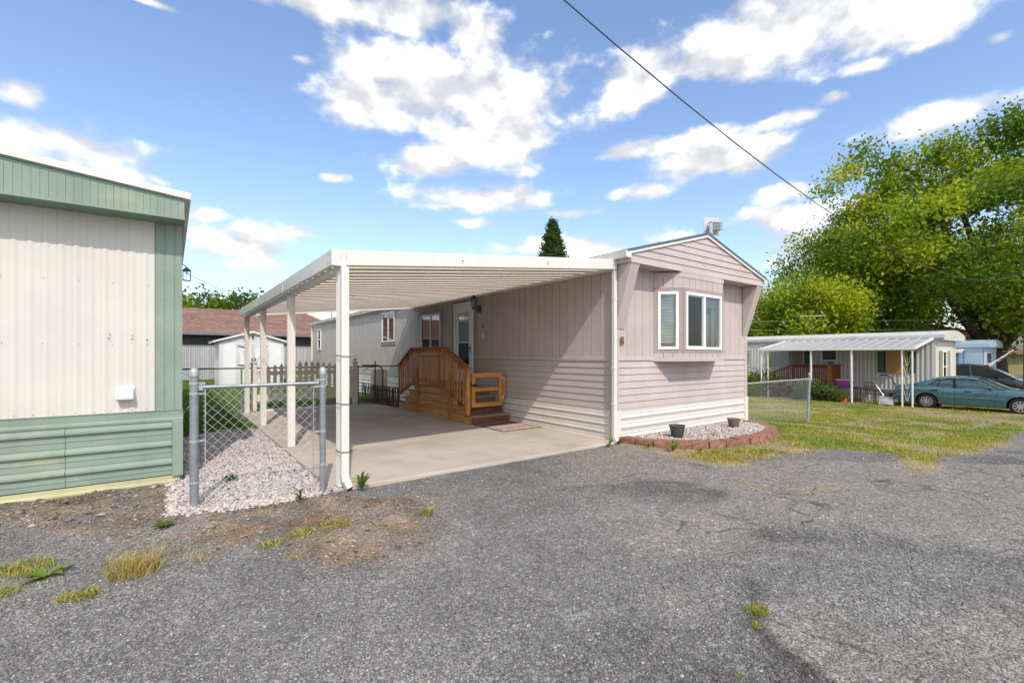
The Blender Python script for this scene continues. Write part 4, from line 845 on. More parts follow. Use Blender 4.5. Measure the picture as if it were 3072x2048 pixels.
# ------------------------------------------------------------------ porch with stairs
pc = thing('porch', 'orange-brown wooden porch with baluster railing and two flights of steps', 'porch', (5.3, 9.7, .03))
def build_porch():
    X0, X1 = 4.86, 5.79; G = .03; rise = .172
    # closed side of stacked planks below the deck
    for i in range(4):
        z0, z1 = G+.003+i*rise, G+(i+1)*rise-.005; a, b = 7.93+i*.27, 11.45-i*.27
        if i == 3: a, b = 8.76, 10.62
        MB().box(X0, X0+.035, a, b, z0, z1).build('side_plank', MATS['wood_new_h'], pc, bevel=.004)
    for i in range(3):   # near flight
        y0 = 7.90+i*.27; z = G+(i+1)*rise
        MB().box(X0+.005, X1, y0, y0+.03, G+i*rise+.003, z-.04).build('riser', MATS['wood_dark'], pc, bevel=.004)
        MB().box(X0-.02, X1, y0-.03, y0+.285, z-.038, z).build('tread', MATS['wood_tread'], pc, bevel=.005)
    for i in range(3):   # far flight
        y1 = 11.45-i*.27; z = G+(i+1)*rise
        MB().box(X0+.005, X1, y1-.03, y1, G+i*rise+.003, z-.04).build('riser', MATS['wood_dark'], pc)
        MB().box(X0-.01, X1, y1-.285, y1+.03, z-.038, z).build('tread', MATS['wood_tread'], pc)
    zd = G+4*rise
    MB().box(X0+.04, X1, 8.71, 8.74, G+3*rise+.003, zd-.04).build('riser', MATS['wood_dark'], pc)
    n = 13
    for i in range(n):
        y0 = 8.69+i*(1.98/n); MB().box(X0-.02, X1, y0+.003, y0+1.98/n-.003, zd-.036, zd).build('deck_board', MATS['wood_tread'], pc, bevel=.004)
    for y, z1 in ((10.42, 1.1), (8.78, 1.05)): MB().box(X0-.045, X0-.003, y-.045, y+.045, G, z1).build('post', MATS['wood_new'], pc, bevel=.005)
    MB().box(X0-.05, X0+.04, 8.02, 8.11, G+rise+.004, 1.16).build('newel_post', MATS['wood_new'], pc, bevel=.006)
    MB().box(X0-.045, X0+.0, 8.13, 8.20, .42, 1.16).build('newel_post', MATS['wood_new'], pc, bevel=.006)
    # top rail: down, flat, down; lower rail the same
    xr = X0-.025; pts = [(8.02, 1.16), (9.0, 1.60), (10.66, 1.60), (11.46, 1.17)]
    for (a, za), (b, zb) in zip(pts[:-1], pts[1:]): MB().bar((xr, a, za), (xr, b, zb), .14, .038).build('handrail', MATS['wood_rail'], pc, bevel=.005)
    for (a, za), (b, zb) in zip(pts[:-1], pts[1:]): MB().bar((xr, a, za-.06), (xr, b, zb-.06), .036, .08).build('top_rail', MATS['wood_rail'], pc)
    low = [(8.15, .48), (8.86, .80), (10.62, .80), (11.46, .44)]
    for (a, za), (b, zb) in ((low[0], low[1]), (low[2], low[3])): MB().bar((xr+.012, a, za), (xr+.012, b, zb), .036, .09).build('lower_rail', MATS['wood_rail'], pc)
    MB().bar((xr+.03, 8.86, .83), (xr+.03, 10.62, .83), .03, .09).build('lower_rail', MATS['wood_rail'], pc)
    yb = [8.27+i*.116 for i in range(28)]
    for y in yb:
        zt = np.interp(y, [p[0] for p in pts], [p[1] for p in pts])-.03; zb = np.interp(y, [p[0] for p in low], [p[1] for p in low])-.07
        MB().box(xr-.047, xr-.019, y-.017, y+.017, zb, zt).build('baluster', MATS['wood_new'], pc, bevel=.004)
    # rear wall ledger and gate
    MB().box(5.71, 5.80, 8.03, 8.07, .55, .98).build('hinge_post', MATS['wood_new'], pc, bevel=.004)
    gt = MB()
    x0, x1, y0, y1, z0, z1 = 4.92, 5.68, 8.00, 8.035, .36, 1.06
    gt.box(x0, x0+.085, y0, y1, z0, z1).box(x1-.085, x1, y0, y1, z0, z1)
    for a, b in ((z0, z0+.085), (.685, .765), (z1-.085, z1)): gt.box(x0+.085, x1-.085, y0+.002, y1-.002, a, b)
    gt = gt.build('gate', M('wood_gate', (.66, .30, .08), .6, var=.14, vs=5, grain=(.15, 1, 1), gcol=(.33, .13, .03), gs=14, bump=.2), pc, bevel=.004)
    w = MB()
    for k in range(1, 15): x = x0+.085+k*(x1-x0-.17)/15; w.tube([(x, y1-.004, z0+.05), (x, y1-.004, z1-.05)], .0016, 4)
    for k in range(6): z = z0+.11+k*.09; w.tube([(x0+.06, y1-.004, z), (x1-.06, y1-.004, z)], .0016, 4)
    w.build('wire_mesh', MATS['wire'], gt)
    MB().box(x0-.03, x0+.06, y0-.02, y0-.002, .80, .825).box(x0+.03, x0+.06, y0-.035, y0-.002, .79, .84).build('latch', MATS['black_metal'], gt)
    for z in (.50, .90): MB().box(x1-.03, x1+.04, y0-.008, y0-.001, z, z+.07).build('hinge', MATS['galv_light'], gt)
build_porch()
def build_mat():
    mt = thing('outdoor_mat', 'pale pinkish patterned mat on the slab before the porch steps', 'mat', (5.3, 7.3, .03))
    MB().box(4.86, 5.78, 6.82, 7.84, .031, .039).build('mat_base', MATS['mat_pale'], mt)
    MB().box(4.855, 4.885, 6.81, 7.85, .0315, .0412).box(5.755, 5.785, 6.81, 7.85, .0315, .0412).box(4.885, 5.755, 6.81, 6.84, .0315, .0412).box(4.885, 5.755, 7.82, 7.85, .0315, .0412).build('mat_border', MATS['mat_dark'], mt)
    MB().box(4.9, 5.74, 7.45, 7.78, .0392, .0405).build('red_band', MATS['mat_red'], mt)
    w = MB()
    for i in range(9): x = 4.94+i*.092; w.bar((x, 7.02+.05*math.sin(i*2), .0397), (x+.05, 7.24, .0397), .016, .0012)
    for i in range(8): x = 4.96+i*.1; w.bar((x, 7.5, .0411), (x+.03, 7.72, .0411), .014, .001)
    w.build('woven_pattern', MATS['mat_dark'], mt)['kind'] = 'stuff'
build_mat()

# ------------------------------------------------------------------ planter
def arc_pts(n):
    P = np.array(PLANTER); s = np.concatenate([[0], np.cumsum(np.hypot(*np.diff(P, axis=0).T))]); t = np.linspace(0, s[-1], n+1)
    return np.stack([np.interp(t, s, P[:, 0]), np.interp(t, s, P[:, 1])], 1)
pw = thing('retaining_wall', 'curved low edging of reddish split-face blocks round the planter', 'edging', (7.8, 4.2, -.03))
def build_planter():
    A = arc_pts(19)
    for i in range(19):
        p, q = Vector((*A[i], 0)), Vector((*A[i+1], 0)); e = (q-p).normalized(); n_ = Vector((e.y, -e.x, 0)); h = .105+R.uniform(-.008, .008); z = gz((p.x+q.x)/2)-.03; jit = R.uniform(-.015, .015)
        p2, q2 = p+e*.006, q-e*.006; bm = MB(); L = (q2-p2).length; vs = []; fs = []
        nx_, nz_ = 6, 4
        front = []
        for a in range(nx_):
            col = []
            for b in range(nz_):
                bul = .02+.018*math.sin(math.pi*a/(nx_-1))*math.sin(math.pi*(b+.5)/nz_)+R.uniform(-.009, .009)
                c = p2+e*(L*a/(nx_-1))+n_*(bul+jit); vs.append((c.x, c.y, z+(h+.03)*b/(nz_-1))); col.append(len(vs)-1)
            front.append(col)
        for a in range(nx_-1):
            for b in range(nz_-1): fs.append((front[a][b], front[a+1][b], front[a+1][b+1], front[a][b+1]))
        back = []
        for a in range(nx_):
            f = a/(nx_-1); c = p2+e*(L*(.10+.8*f))-n_*(.17-jit); vs.append((c.x, c.y, z+h+.03)); vs.append((c.x, c.y, z)); back.append((len(vs)-2, len(vs)-1))
        for a in range(nx_-1):
            fs.append((front[a][-1], front[a+1][-1], back[a+1][0], back[a][0])); fs.append((back[a][0], back[a+1][0], back[a+1][1], back[a][1]))
        fs.append(tuple(front[0][b] for b in range(nz_))+(back[0][0], back[0][1])); fs.append(tuple(front[-1][b] for b in reversed(range(nz_)))+(back[-1][1], back[-1][0]))
        bm.add(vs, fs).build('stone', MATS['block_stone'], pw)
    # raised bed under the rock
    ctr = [(x, y, .065+gz(x)) for x, y in PLANTER]; vs = ctr+[(10.1, 5.03, .06+gz(10.1)), (5.95, 5.03, .065)]
    MB().add(vs, [tuple(range(len(vs)))]).build('bed_soil', MATS['soil'], pw)
    n = 9000; x = rng.uniform(5.9, 10.1, n); y = rng.uniform(3.6, 5.01, n); ok = psd(x, y, PLANTER+[(10.1, 5.02), (5.93, 5.02)]) > .12; x, y = x[ok], y[ok]; n = len(x)
    S = rng.uniform(.010, .024, n); C = np.array([.56, .49, .46])*rng.uniform(.7, 1.25, (n, 1))*(1+rng.uniform(-.04, .04, (n, 3)))
    P = np.stack([x, y, np.interp(x, GX, GZ)+.066+S*.3+rng.uniform(0, .02, n)], 1)
    tag(pebbles('planter_gravel', P, S, C, MATS['white_rock'], flat=.6), 'white crushed rock filling the planter under the bay window', 'gravel', kind='stuff')
build_planter()
def pot(name, label, x, y, z, r, h, mat, k=.72):
    t = thing(name, label, 'flower pot', (x, y, z))
    MB().lathe([(0, 0), (r*k*.95, 0), (r*k, .005), (r*.93, h*.86), (r*.94, h*.88), (r, h*.89), (r*1.02, h*.98), (r*.98, h), (r*.9, h), (r*.88, h*.88), (r*.8, h*.5), (0, h*.45)], (x, y, z), 24).build('body', MATS[mat], t, smooth=True)
    MB().lathe([(0, h*.62), (r*.84, h*.60)], (x, y, z), 20).build('soil', MATS['soil'], t)
    return t
pot('flower_pot', 'dark grey plastic flower pot on the planter gravel', 6.66, 4.43, .085, .128, .20, 'pot_dark')
pot('flower_pot', 'smaller brown flower pot by the far planter end', 8.50, 4.45, .075, .118, .165, 'pot_brown')

# ------------------------------------------------------------------ chain-link fences
def chainlink(parent, p, q, z0a, z0b, z1a, z1b, pitch=.085, r=.0019, mat='galv_light'):
    p, q = Vector(p), Vector(q); L = (q-p).length; e = (q-p)/L; m = MB(); N = 4
    H = max(z1a-z0a, z1b-z0b); s = -H
    def pt(a, f): # a along, f = height fraction
        zb = z0a+(z0b-z0a)*a/L; zt = z1a+(z1b-z1a)*a/L; c = p+e*a; return (c.x, c.y, zb+(zt-zb)*f)
    while s < L+H:
        for sg in (1, -1):
            a0, a1 = (s, s+H) if sg > 0 else (s+H, s)
            f0, f1 = 0., 1.
            if a0 == a1: continue
            def clip(lim, lo):
                nonlocal f0, f1
                f = (lim-a0)/(a1-a0)
                if (a1 > a0) == lo: f0 = max(f0, f)
                else: f1 = min(f1, f)
            clip(0, True); clip(L, False)
            if f1-f0 > .01:
                off = Vector((-e.y, e.x, 0))*(.002*sg)
                A, B = Vector(pt(a0+(a1-a0)*f0, f0))+off, Vector(pt(a0+(a1-a0)*f1, f1))+off
                m.tube([A, B], r, 3, caps=False)
        s += pitch
    o = m.build('chain_link_mesh', MATS[mat], parent); o['kind'] = 'stuff'; return o
def fpost(parent, x, y, z0, z1, r, cap=True, bands=(), mat='galv', dirx=(1, 0), top=(0, 0)):
    p = MB().tube([(x, y, z0), (x+top[0], y+top[1], z1)], r, 14).build('post', MATS[mat], parent, smooth=True)
    if cap: MB().lathe([(r*1.12, -.03), (r*1.12, .012), (r*.95, .03), (r*.5, .045), (0, .048)], (x+top[0], y+top[1], z1), 14).build('post_cap', MATS['galv_light'], p, smooth=True)
    for z in bands:
        f = (z-z0)/(z1-z0)
        MB().lathe([(r*1.01, 0), (r*1.09, .002), (r*1.09, .022), (r*1.01, .024)], (x+top[0]*f, y+top[1]*f, z), 14).box(x+dirx[0]*r*1.0, x+dirx[0]*(r+.05), y-.006, y+.006, z+.002, z+.022).build('band', MATS['galv_light'], p)
    return p
f1 = thing('chain_link_fence', 'short galvanised chain-link fence panel beside the green building', 'fence', (.7, 5.05, 0))
fpost(f1, .17, 5.17, -.05, 1.265, .036, bands=(1.155, 1.06, .62, .24)); fpost(f1, 1.25, 4.95, -.05, 1.265, .031, bands=(1.165, 1.10, .64, .30), dirx=(-1, 0))
ra = MB().tube([(.205, 5.163, 1.13), (1.215, 4.957, 1.145)], .0185, 12).build('top_rail', MATS['galv'], f1, smooth=True)
MB().lathe([(.024, 0), (.024, .05)], (.225, 5.159, 1.105), 10).build('rail_end', MATS['galv_light'], ra)
MB().bar((.255, 5.155, .05), (.255, 5.155, 1.15), .020, .008, (1, 0, 0)).build('tension_bar', MATS['galv_light'], f1)
MB().bar((1.165, 4.967, .12), (1.165, 4.967, 1.12), .018, .006, (1, 0, 0)).build('tension_bar', MATS['galv_light'], f1)
chainlink(f1, (.235, 5.155), (1.19, 4.963), .04, .06, 1.12, 1.135, .088, .0017)
f2 = thing('chain_link_fence', 'long low chain-link fence crossing the back yard', 'fence', (1, 13.4, 0))
for x in (-1.0, 1.42, 4.35, 5.6): fpost(f2, x, 13.35, 0, 1.10, .02, False, mat='galv_brown' if x > 4 else 'galv')
MB().tube([(-1.2, 13.35, 1.10), (5.7, 13.35, 1.10)], .018, 8).build('top_rail', MATS['galv_brown'], f2, smooth=True)
chainlink(f2, (-1.2, 13.35), (4.2, 13.35), .03, .03, 1.09, 1.09, .10, .0023)
f3 = thing('chain_link_fence', 'chain-link fence with leaning end post right of the home', 'fence', (12.4, 5.3, -.3))
fpost(f3, 10.42, 5.3, gz(10.4)-.1, .82, .03, True); fpost(f3, 14.05, 5.3, gz(14.2)-.12, .90, .036, True, bands=(.72, .30, -.08), dirx=(-1, 0), top=(.16, 0))
MB().tube([(10.42, 5.3, .77), (14.16, 5.3, .775)], .021, 10).build('top_rail', MATS['galv_light'], f3, smooth=True)
chainlink(f3, (10.45, 5.3), (14.1, 5.3), gz(10.5)+.03, gz(14.2)+.06, .76, .765, .12, .0024)
# iron gate next to the picket fence
ig = thing('iron_gate', 'narrow brown pipe-framed wire gate beside the picket fence', 'gate', (4.7, 13.3, 0))
MB().tube([(4.42, 13.2, 1.13), (4.85, 13.2, 1.13), (4.98, 13.2, 1.08), (5.03, 13.2, .95), (5.03, 13.2, .05)], .022, 8).tube([(4.80, 13.2, .02), (4.80, 13.2, 1.25)], .02, 8).tube([(4.45, 13.2, .98), (4.6, 13.2, 1.07), (4.8, 13.2, 1.09)], .008, 5).build('frame', MATS['galv_brown'], ig, smooth=True)
chainlink(ig, (4.42, 13.2), (5.02, 13.2), .12, .12, 1.05, 1.05, .09, .0022)
MB().box(5.0, 5.45, 13.9, 14.15, .10, .98).build('utility_box', MATS['fence_white'], ig)
# woven willow edging along the home
wl = thing('lattice_border', 'dark brown woven stick border beside the porch', 'border fence', (4.78, 12.7, 0))
for i in range(44):
    y = 11.62+i*.053; x = 4.88-.0*y-(y-11.6)*.10+R.uniform(-.015, .015); lean = R.uniform(-.04, .04)
    MB().tube([(x, y, .02), (x+R.uniform(-.01, .01), y+lean*.5, .3), (x, y+lean, .55+R.uniform(-.03, .04))], .0115, 5).build('stick', MATS['rattan'], wl)
for z in (.10, .28, .43): MB().tube([(4.89, 11.58, z), (4.77, 12.7, z+.01), (4.65, 13.95, z)], .013, 5).build('cross_stick', MATS['rattan'], wl)
# picket fence
pk = thing('picket_fence', 'off-white picket fence panel with arched top across the slab end', 'picket fence', (2.9, 13.1, 0))
for x in (1.66, 4.18):
    p = MB().box(x-.06, x+.06, 13.04, 13.16, .03, 1.22).build('post', MATS['fence_white'], pk, bevel=.005)
    MB().box(x-.075, x+.075, 13.025, 13.175, 1.22, 1.245).lathe([(.0, 0), (.03, .0), (.03, .02), (.055, .05), (.06, .075), (.045, .11), (0, .125)], (x, 13.1, 1.245), 14).build('post_cap', MATS['fence_white'], p, smooth=True)
for z, h in ((.26, .17), (.92, .10)): MB().box(1.72, 4.12, 13.10, 13.135, z, z+h).build('rail', MATS['fence_white'], pk)
for i in range(16):
    x = 1.84+i*.149; zt = 1.10+.18*math.sin(math.pi*(x-1.75)/2.35); w = .042
    MB().prism([(-w, .30), (w, .30), (w, zt-.07), (w*.75, zt-.05), (0, zt), (-w*.75, zt-.05), (-w, zt-.07)], (x, 13.076, 0), (1, 0, 0), (0, 0, 1), (0, .022, 0)).build('picket', MATS['fence_white'], pk)
tag(MB().box(1.9, 4.1, 12.86, 13.02, .0, .07).build('timber_curb', MATS['fence_white'], None, bevel=.006), 'pale timber lying along the slab end before the pickets', 'timber')

# ------------------------------------------------------------------ green building on the left
gb = thing('green_mobile_home', 'cream corrugated mobile home with green trim and skirting at left', 'mobile home', (-2.2, 12, 0))
def build_green():
    BX0, BX1, BY = -4.2, .095, 6.40; BE = 20.0
    box('wall_core', MATS['joint'], gb, BX0+.05, BX1-.03, BY+.03, BE, -.1, 2.9)
    MB().box(BX1-.03, BX1, BY+.0, BE, .0, 2.92).build('side_wall', MATS['green_paint'], gb)
    # corrugated cream sheets: ribbed profile, several sheets with laps
    x = BX1-.24; n = 0
    while x > BX0:
        x0 = max(x-.66, BX0); P = []; k = x0
        for i in range(int((x-x0)/.11+.5)):
            a = x0+i*.11; P += [(a, 0), (a+.012, .009), (a+.034, .012), (a+.050, .004), (a+.075, 0), (a+.09, .0045), (a+.1, .003)]
        P += [(x, 0)]; P = [(a, .018+b) for a, b in P]+[(x, 0), (x0, 0)]
        MB().prism([(a, -b) for a, b in P], (0, BY+.018-n*.0005, .80), (1, 0, 0), (0, 1, 0), (0, 0, 2.10)).build('wall_sheet', MATS['cream_metal'], gb, smooth=True, angle=50)
        x = x0; n += 1
    s = MB()
    for z, off in ((2.19, 0), (1.545, .05), (.845, .02)):
        for i in range(6 if z > 1 else 11):
            xx = -.21-i*(.27 if z > 1 else .145)+R.uniform(-.02, .02); s.lathe([(0, .0), (.007, 0), (.007, .004), (0, .004)], (0, 0, 0), 6) if False else s.add([(xx+.0045*math.cos(t), BY-.0165, z+off*0+.0045*math.sin(t)) for t in np.linspace(0, 2*math.pi, 7)[:-1]], [(0, 1, 2, 3, 4, 5)])
    for xx, z in ((-.215, 1.60), (-.212, 1.595), (-.335, 1.64), (-.332, 1.605), (-.34, 1.60), (-.52, 1.655), (-.515, 1.64), (-.53, 1.61), (-.52, 1.60)):
        s.add([(xx+.006*math.cos(t)*R.uniform(.6, 1.3), BY-.0165, z+.006*math.sin(t)*R.uniform(.6, 1.3)) for t in np.linspace(0, 2*math.pi, 7)[:-1]], [(0, 1, 2, 3, 4, 5)])
    s.build('screws', MATS['rust_spot'], gb)
    # corner boards, ribbed
    P = [(-.24, 0), (-.24, .024), (-.165, .024), (-.16, .017), (-.15, .017), (-.145, .024), (-.075, .024), (-.07, .017), (-.06, .017), (-.055, .024), (0, .024), (0, 0)]
    MB().prism([(BX1+.004+a, -b) for a, b in P], (0, BY+.012, .80), (1, 0, 0), (0, 1, 0), (0, 0, 2.12)).build('corner_board', MATS['green_paint'], gb)
    MB().prism([(0, .715), (.035, .70), (.035, .72), (.026, .74), (.026, .80), (.034, .82), (0, .825)], (BX0, BY+.014, 0), (0, -1, 0), (0, 0, 1), (BX1-BX0+.012, 0, 0)).build('belt_trim', MATS['green_paint'], gb)
    # skirting: panels with deep folded ribs
    for a, b in ((BX1-.09-.86, BX1-.09), (BX1-.09-1.72, BX1-.09-.864), (BX0, BX1-.09-1.724)):
        P = [(0, .10)]
        for i in range(3):
            z = .10+i*.2; P += [(.014, z+.0), (.014, z+.05), (.020, z+.054), (.020, z+.066), (.014, z+.07), (.014, z+.12), (.045, z+.128), (.045, z+.150), (.010, z+.182)]
        P += [(.014, .70), (0, .70)]
        MB().prism(P, (a, BY+.0, 0), (0, -1, 0), (0, 0, 1), (b-a, 0, 0)).build('skirting_panel', MATS['green_paint'], gb)
    MB().box(BX1-.088, BX1+.012, BY-.05, BY+.02, .085, .70).build('skirting_corner', MATS['green_paint'], gb, bevel=.005)
    MB().box(BX1+.0, BX1+.012, BY+.02, BE, .085, .70).build('skirting_side', MATS['green_paint'], gb)
    MB().prism([(0, -.1), (.05, -.1), (.045, .03), (.02, .045), (.02, .085), (0, .09)], (BX0, BY+.004, 0), (0, -1, 0), (0, 0, 1), (BX1-BX0-.02, 0, 0)).build('base_board', MATS['green_yellow'], gb)
    # overhang: soffit, ribbed fascia, drip edge, white roof edge
    OY = BY-.32; zt = lambda x: 3.075+(BX1+.01-x)*.094
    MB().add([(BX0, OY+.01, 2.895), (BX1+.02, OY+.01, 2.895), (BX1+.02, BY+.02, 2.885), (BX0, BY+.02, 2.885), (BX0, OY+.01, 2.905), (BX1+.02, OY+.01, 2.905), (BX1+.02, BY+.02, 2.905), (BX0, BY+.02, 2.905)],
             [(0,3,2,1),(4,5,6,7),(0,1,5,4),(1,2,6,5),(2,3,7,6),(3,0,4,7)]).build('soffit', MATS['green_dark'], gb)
    x = BX1+.02; k = 0
    while x > BX0:
        x0 = x-.058
        MB().prism([(x0+.001, 2.90), (x-.001, 2.90), (x-.001, zt(x)), (x0+.001, zt(x0))], (0, OY-.006, 0), (1, 0, 0), (0, 0, 1), (0, .018, 0)).build('fascia_rib', MATS['green_paint'], gb)
        x = x0; k += 1
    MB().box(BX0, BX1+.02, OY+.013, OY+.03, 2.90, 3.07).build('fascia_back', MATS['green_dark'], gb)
    MB().box(BX0, BX1+.024, OY-.014, OY+.012, 2.885, 2.906).build('fascia_lip', MATS['green_paint'], gb)
    def slanted(x0, x1, dz0, dz1, y0, y1, mat, nm): MB().prism([(x0, zt(x0)+dz0), (x1, zt(x1)+dz0), (x1, zt(x1)+dz1), (x0, zt(x0)+dz1)], (0, y0, 0), (1, 0, 0), (0, 0, 1), (0, y1-y0, 0)).build(nm, MATS[mat], gb)
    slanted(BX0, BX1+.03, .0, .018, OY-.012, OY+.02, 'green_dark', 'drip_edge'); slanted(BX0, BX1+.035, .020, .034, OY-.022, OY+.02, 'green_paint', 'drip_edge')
    slanted(BX0, BX1+.075, .036, .105, OY-.04, BE, 'alu_white', 'roof_edge')
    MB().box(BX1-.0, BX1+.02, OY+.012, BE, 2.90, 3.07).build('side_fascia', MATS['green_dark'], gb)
    # dryer vent hood
    v = MB().box(-.475, -.315, BY-.024, BY+.005, .955, 1.095).build('dryer_vent', MATS['win_white'], gb, bevel=.004)
    MB().prism([(0, .962), (.075, .962), (.082, .99), (.035, 1.075), (0, 1.08)], (-.465, BY-.024, 0), (0, -1, 0), (0, 0, 1), (.14, 0, 0)).build('vent_hood', MATS['win_white'], v, bevel=.004)
    v2 = MB()
    for i in range(5): v2.box(-.455+i*.026, -.444+i*.026, BY-.095, BY-.025, .957, .9605)
    v2.build('vent_grille', MATS['plastic_grey'], v)
    # porch lantern on the yard side
    c = (BX1+.11, 9.3); z = 2.66
    la = MB().tube([(BX1, 9.3, z+.24), (BX1+.05, 9.3, z+.27), (*c, z+.22)], .008, 6).lathe([(0, .23), (.02, .21), (.065, .17), (.065, .16), (0, .16)], (*c, z), 8).box(c[0]-.05, c[0]+.05, 9.25, 9.35, z, z+.008)
    for sx in (-1, 1):
        for sy in (-1, 1): la.box(c[0]+sx*.05-.005, c[0]+sx*.05+.005, 9.3+sy*.05-.005, 9.3+sy*.05+.005, z, z+.165)
    la = la.build('wall_lantern', MATS['pot_dark'], gb)
    MB().lathe([(0, .09), (.02, .10), (.025, .13), (.012, .16)], (*c, z), 8).build('bulb', MATS['lamp_glass'], la)
    MB().tube([(BX1+.01, 6.55, .74), (BX1+.07, 6.5, .84)], .006, 5).build('hook', MATS['green_paint'], gb)
build_green()

# ------------------------------------------------------------------ back yard: shed, slat fence, shingled house
sh = thing('garden_shed', 'white plastic garden shed with gable roof and braced doors', 'shed', (2.95, 24.8, 0))
def build_shed():
    x0, x1, y0, y1 = 1.67, 4.22, 23.6, 26.2; xm = (x0+x1)/2
    MB().box(x0, x1, y0, y1, 0, 2.0).build('wall', MATS['plastic_white'], sh)
    MB().prism([(x0, 2.0), (x1, 2.0), (xm, 2.42)], (0, y0, 0), (1, 0, 0), (0, 0, 1), (0, y1-y0, 0)).build('gable', MATS['plastic_white'], sh)
    for x in (x0, x1-.12): MB().box(x, x+.12, y0-.03, y0-.003, 0, 1.99).build('corner_trim', MATS['shed_trim'], sh)
    for s in (-1, 1):
        e = xm+s*1.52; zl = 2.43-.235*1.52*1.25
        MB().prism([(xm, 2.43), (e, 1.98), (e, 2.05), (xm, 2.51)], (0, y0-.16, 0), (1, 0, 0), (0, 0, 1), (0, y1-y0+.3, 0)).build('roof_panel', MATS['plastic_white'], sh)
    MB().prism([(x0+.3, 2.03), (x1-.3, 2.03), (x1-.5, 2.06), (xm, 2.36), (x0+.5, 2.06)], (0, y0-.02, 0), (1, 0, 0), (0, 0, 1), (0, .017, 0)).build('gable_trim', MATS['shed_trim'], sh)
    f = MB().box(2.28, 2.36, y0-.03, y0-.003, .1, 1.98).box(3.54, 3.62, y0-.03, y0-.003, .1, 1.98).box(2.36, 3.54, y0-.03, y0-.003, 1.90, 1.98).build('door_frame', MATS['shed_trim'], sh)
    for a, b in ((2.37, 2.945), (2.955, 3.53)):
        d = MB().box(a, b, y0-.022, y0-.003, .12, 1.89).build('door', MATS['plastic_white'], sh)
        t = MB()
        for z in (.12, .95, 1.79): t.box(a, b, y0-.034, y0-.023, z, z+.09)
        t.box(a, a+.08, y0-.0335, y0-.0225, .12, 1.88).box(b-.08, b, y0-.0335, y0-.0225, .12, 1.88)
        sgn = a > 2.5
        for z0_, z1_ in ((.21, .95), (1.04, 1.79)):
            p, q = ((a+.08, z0_), (b-.08, z1_)) if sgn else ((a+.08, z1_), (b-.08, z0_))
            t.bar((p[0], y0-.027, p[1]), (q[0], y0-.027, q[1]), .009, .08, (0, 1, 0)) if False else t.bar((p[0], y0-.028, p[1]), (q[0], y0-.028, q[1]), .01, .085)
        t.build('door_brace', MATS['shed_trim'], d)
        hx = b if sgn else a
        for z in (1.0, 1.83): MB().bar((hx, y0-.04, z), (hx-(.28 if sgn else -.28), y0-.04, z-.05), .01, .05).build('hinge', MATS['pot_dark'], d)
    MB().box(2.90, 2.99, y0-.06, y0-.035, .98, 1.06).build('latch', MATS['black_metal'], sh)
    MB().box(2.60, 2.72, y0-.1, y0-.02, 2.10, 2.24).build('wall_light', MATS['pot_dark'], sh)
    MB().box(2.91, 2.98, y0-.1, y0-.02, 2.20, 2.34).build('camera', MATS['pot_dark'], sh)
build_shed()
sf = thing('slat_fence', 'tall chain-link privacy fence with silver vertical slats', 'fence', (4, 30.9, 0))
def build_slat():
    MB().box(-3, 9, 30.93, 30.95, .05, 1.92).build('backing', MATS['joint'], sf)
    m = MB().box(0, .062, -.012, .0, .06, 1.9); me = bpy.data.meshes.new('slat'); me.from_pydata(m.v, [], m.f); me.materials.append(MATS['slat_silver'])
    for i in range(112):
        o = inst('slat', me, sf); o.location = (-.3+i*.082, 30.92, 0); o.rotation_euler = (0, 0, R.uniform(-.12, .12))
    MB().tube([(-3, 30.9, 1.95), (9, 30.9, 1.95)], .022, 6).build('top_rail', MATS['galv_light'], sf)
    for x in (-.4, 2.6, 5.6, 8.6): MB().tube([(x, 30.88, 0), (x, 30.88, 2.0)], .03, 8).build('post', MATS['galv_light'], sf)
build_slat()
bh = thing('shingled_house', 'long low house with reddish brown shingle roof behind the yard', 'house', (0, 38, 0))
def build_back_house():
    MB().box(-14, 10.5, 34.6, 43.4, 0, 2.9).build('wall', MATS['joint'], bh)
    m = MB().box(.01, .29, -.02, 0, 0, 2.85); me = bpy.data.meshes.new('wall_board'); me.from_pydata(m.v, [], m.f); me.materials.append(MATS['dark_siding'])
    for i in range(42): o = inst('wall_board', me, bh); o.location = (-1.2+i*.3, 34.598, 0)
    ez, rz_, y0, ym = 2.80, 4.72, 34.0, 39.0; ex = 11.2; rx = 8.6
    rf = MB().add([(-14, y0, ez), (ex, y0, ez), (rx, ym, rz_), (-14, ym, rz_), (-14, 44, ez), (ex, 44, ez)], [(0, 1, 2, 3), (3, 2, 5, 4), (1, 5, 2), (0, 4, 5, 1)]).build('roof', MATS['brown_roof'], bh)
    # shingle courses as overlapping strips with broken lengths
    n = 26
    for i in range(n):
        t0, t1 = i/n, (i+1)/n; za, zb = ez+(rz_-ez)*t0, ez+(rz_-ez)*t1; ya, yb = y0+(ym-y0)*t0, y0+(ym-y0)*t1; xe = ex+(rx-ex)*t0-.05; x = -2.0-R.uniform(0, 1)
        while x < xe:
            x2 = min(x+R.uniform(.7, 2.2), xe)
            MB().add([(x, ya-.02, za+.035), (x2, ya-.02, za+.035), (x2, yb, zb+.012), (x, yb, zb+.012), (x, ya-.02, za+.005), (x2, ya-.02, za+.005)], [(0, 1, 2, 3), (4, 5, 1, 0)]).build('shingle', MATS['shingle'], rf)
            x = x2+.004
    MB().box(-14, ex+.02, y0-.1, y0-.02, ez-.12, ez+.03).build('eave_gutter', MATS['fascia_grey'], bh)
    MB().box(-.9, -.6, 35.2, 35.5, 3.2, 3.45).build('roof_vent', MATS['plastic_grey'], rf)
build_back_house()

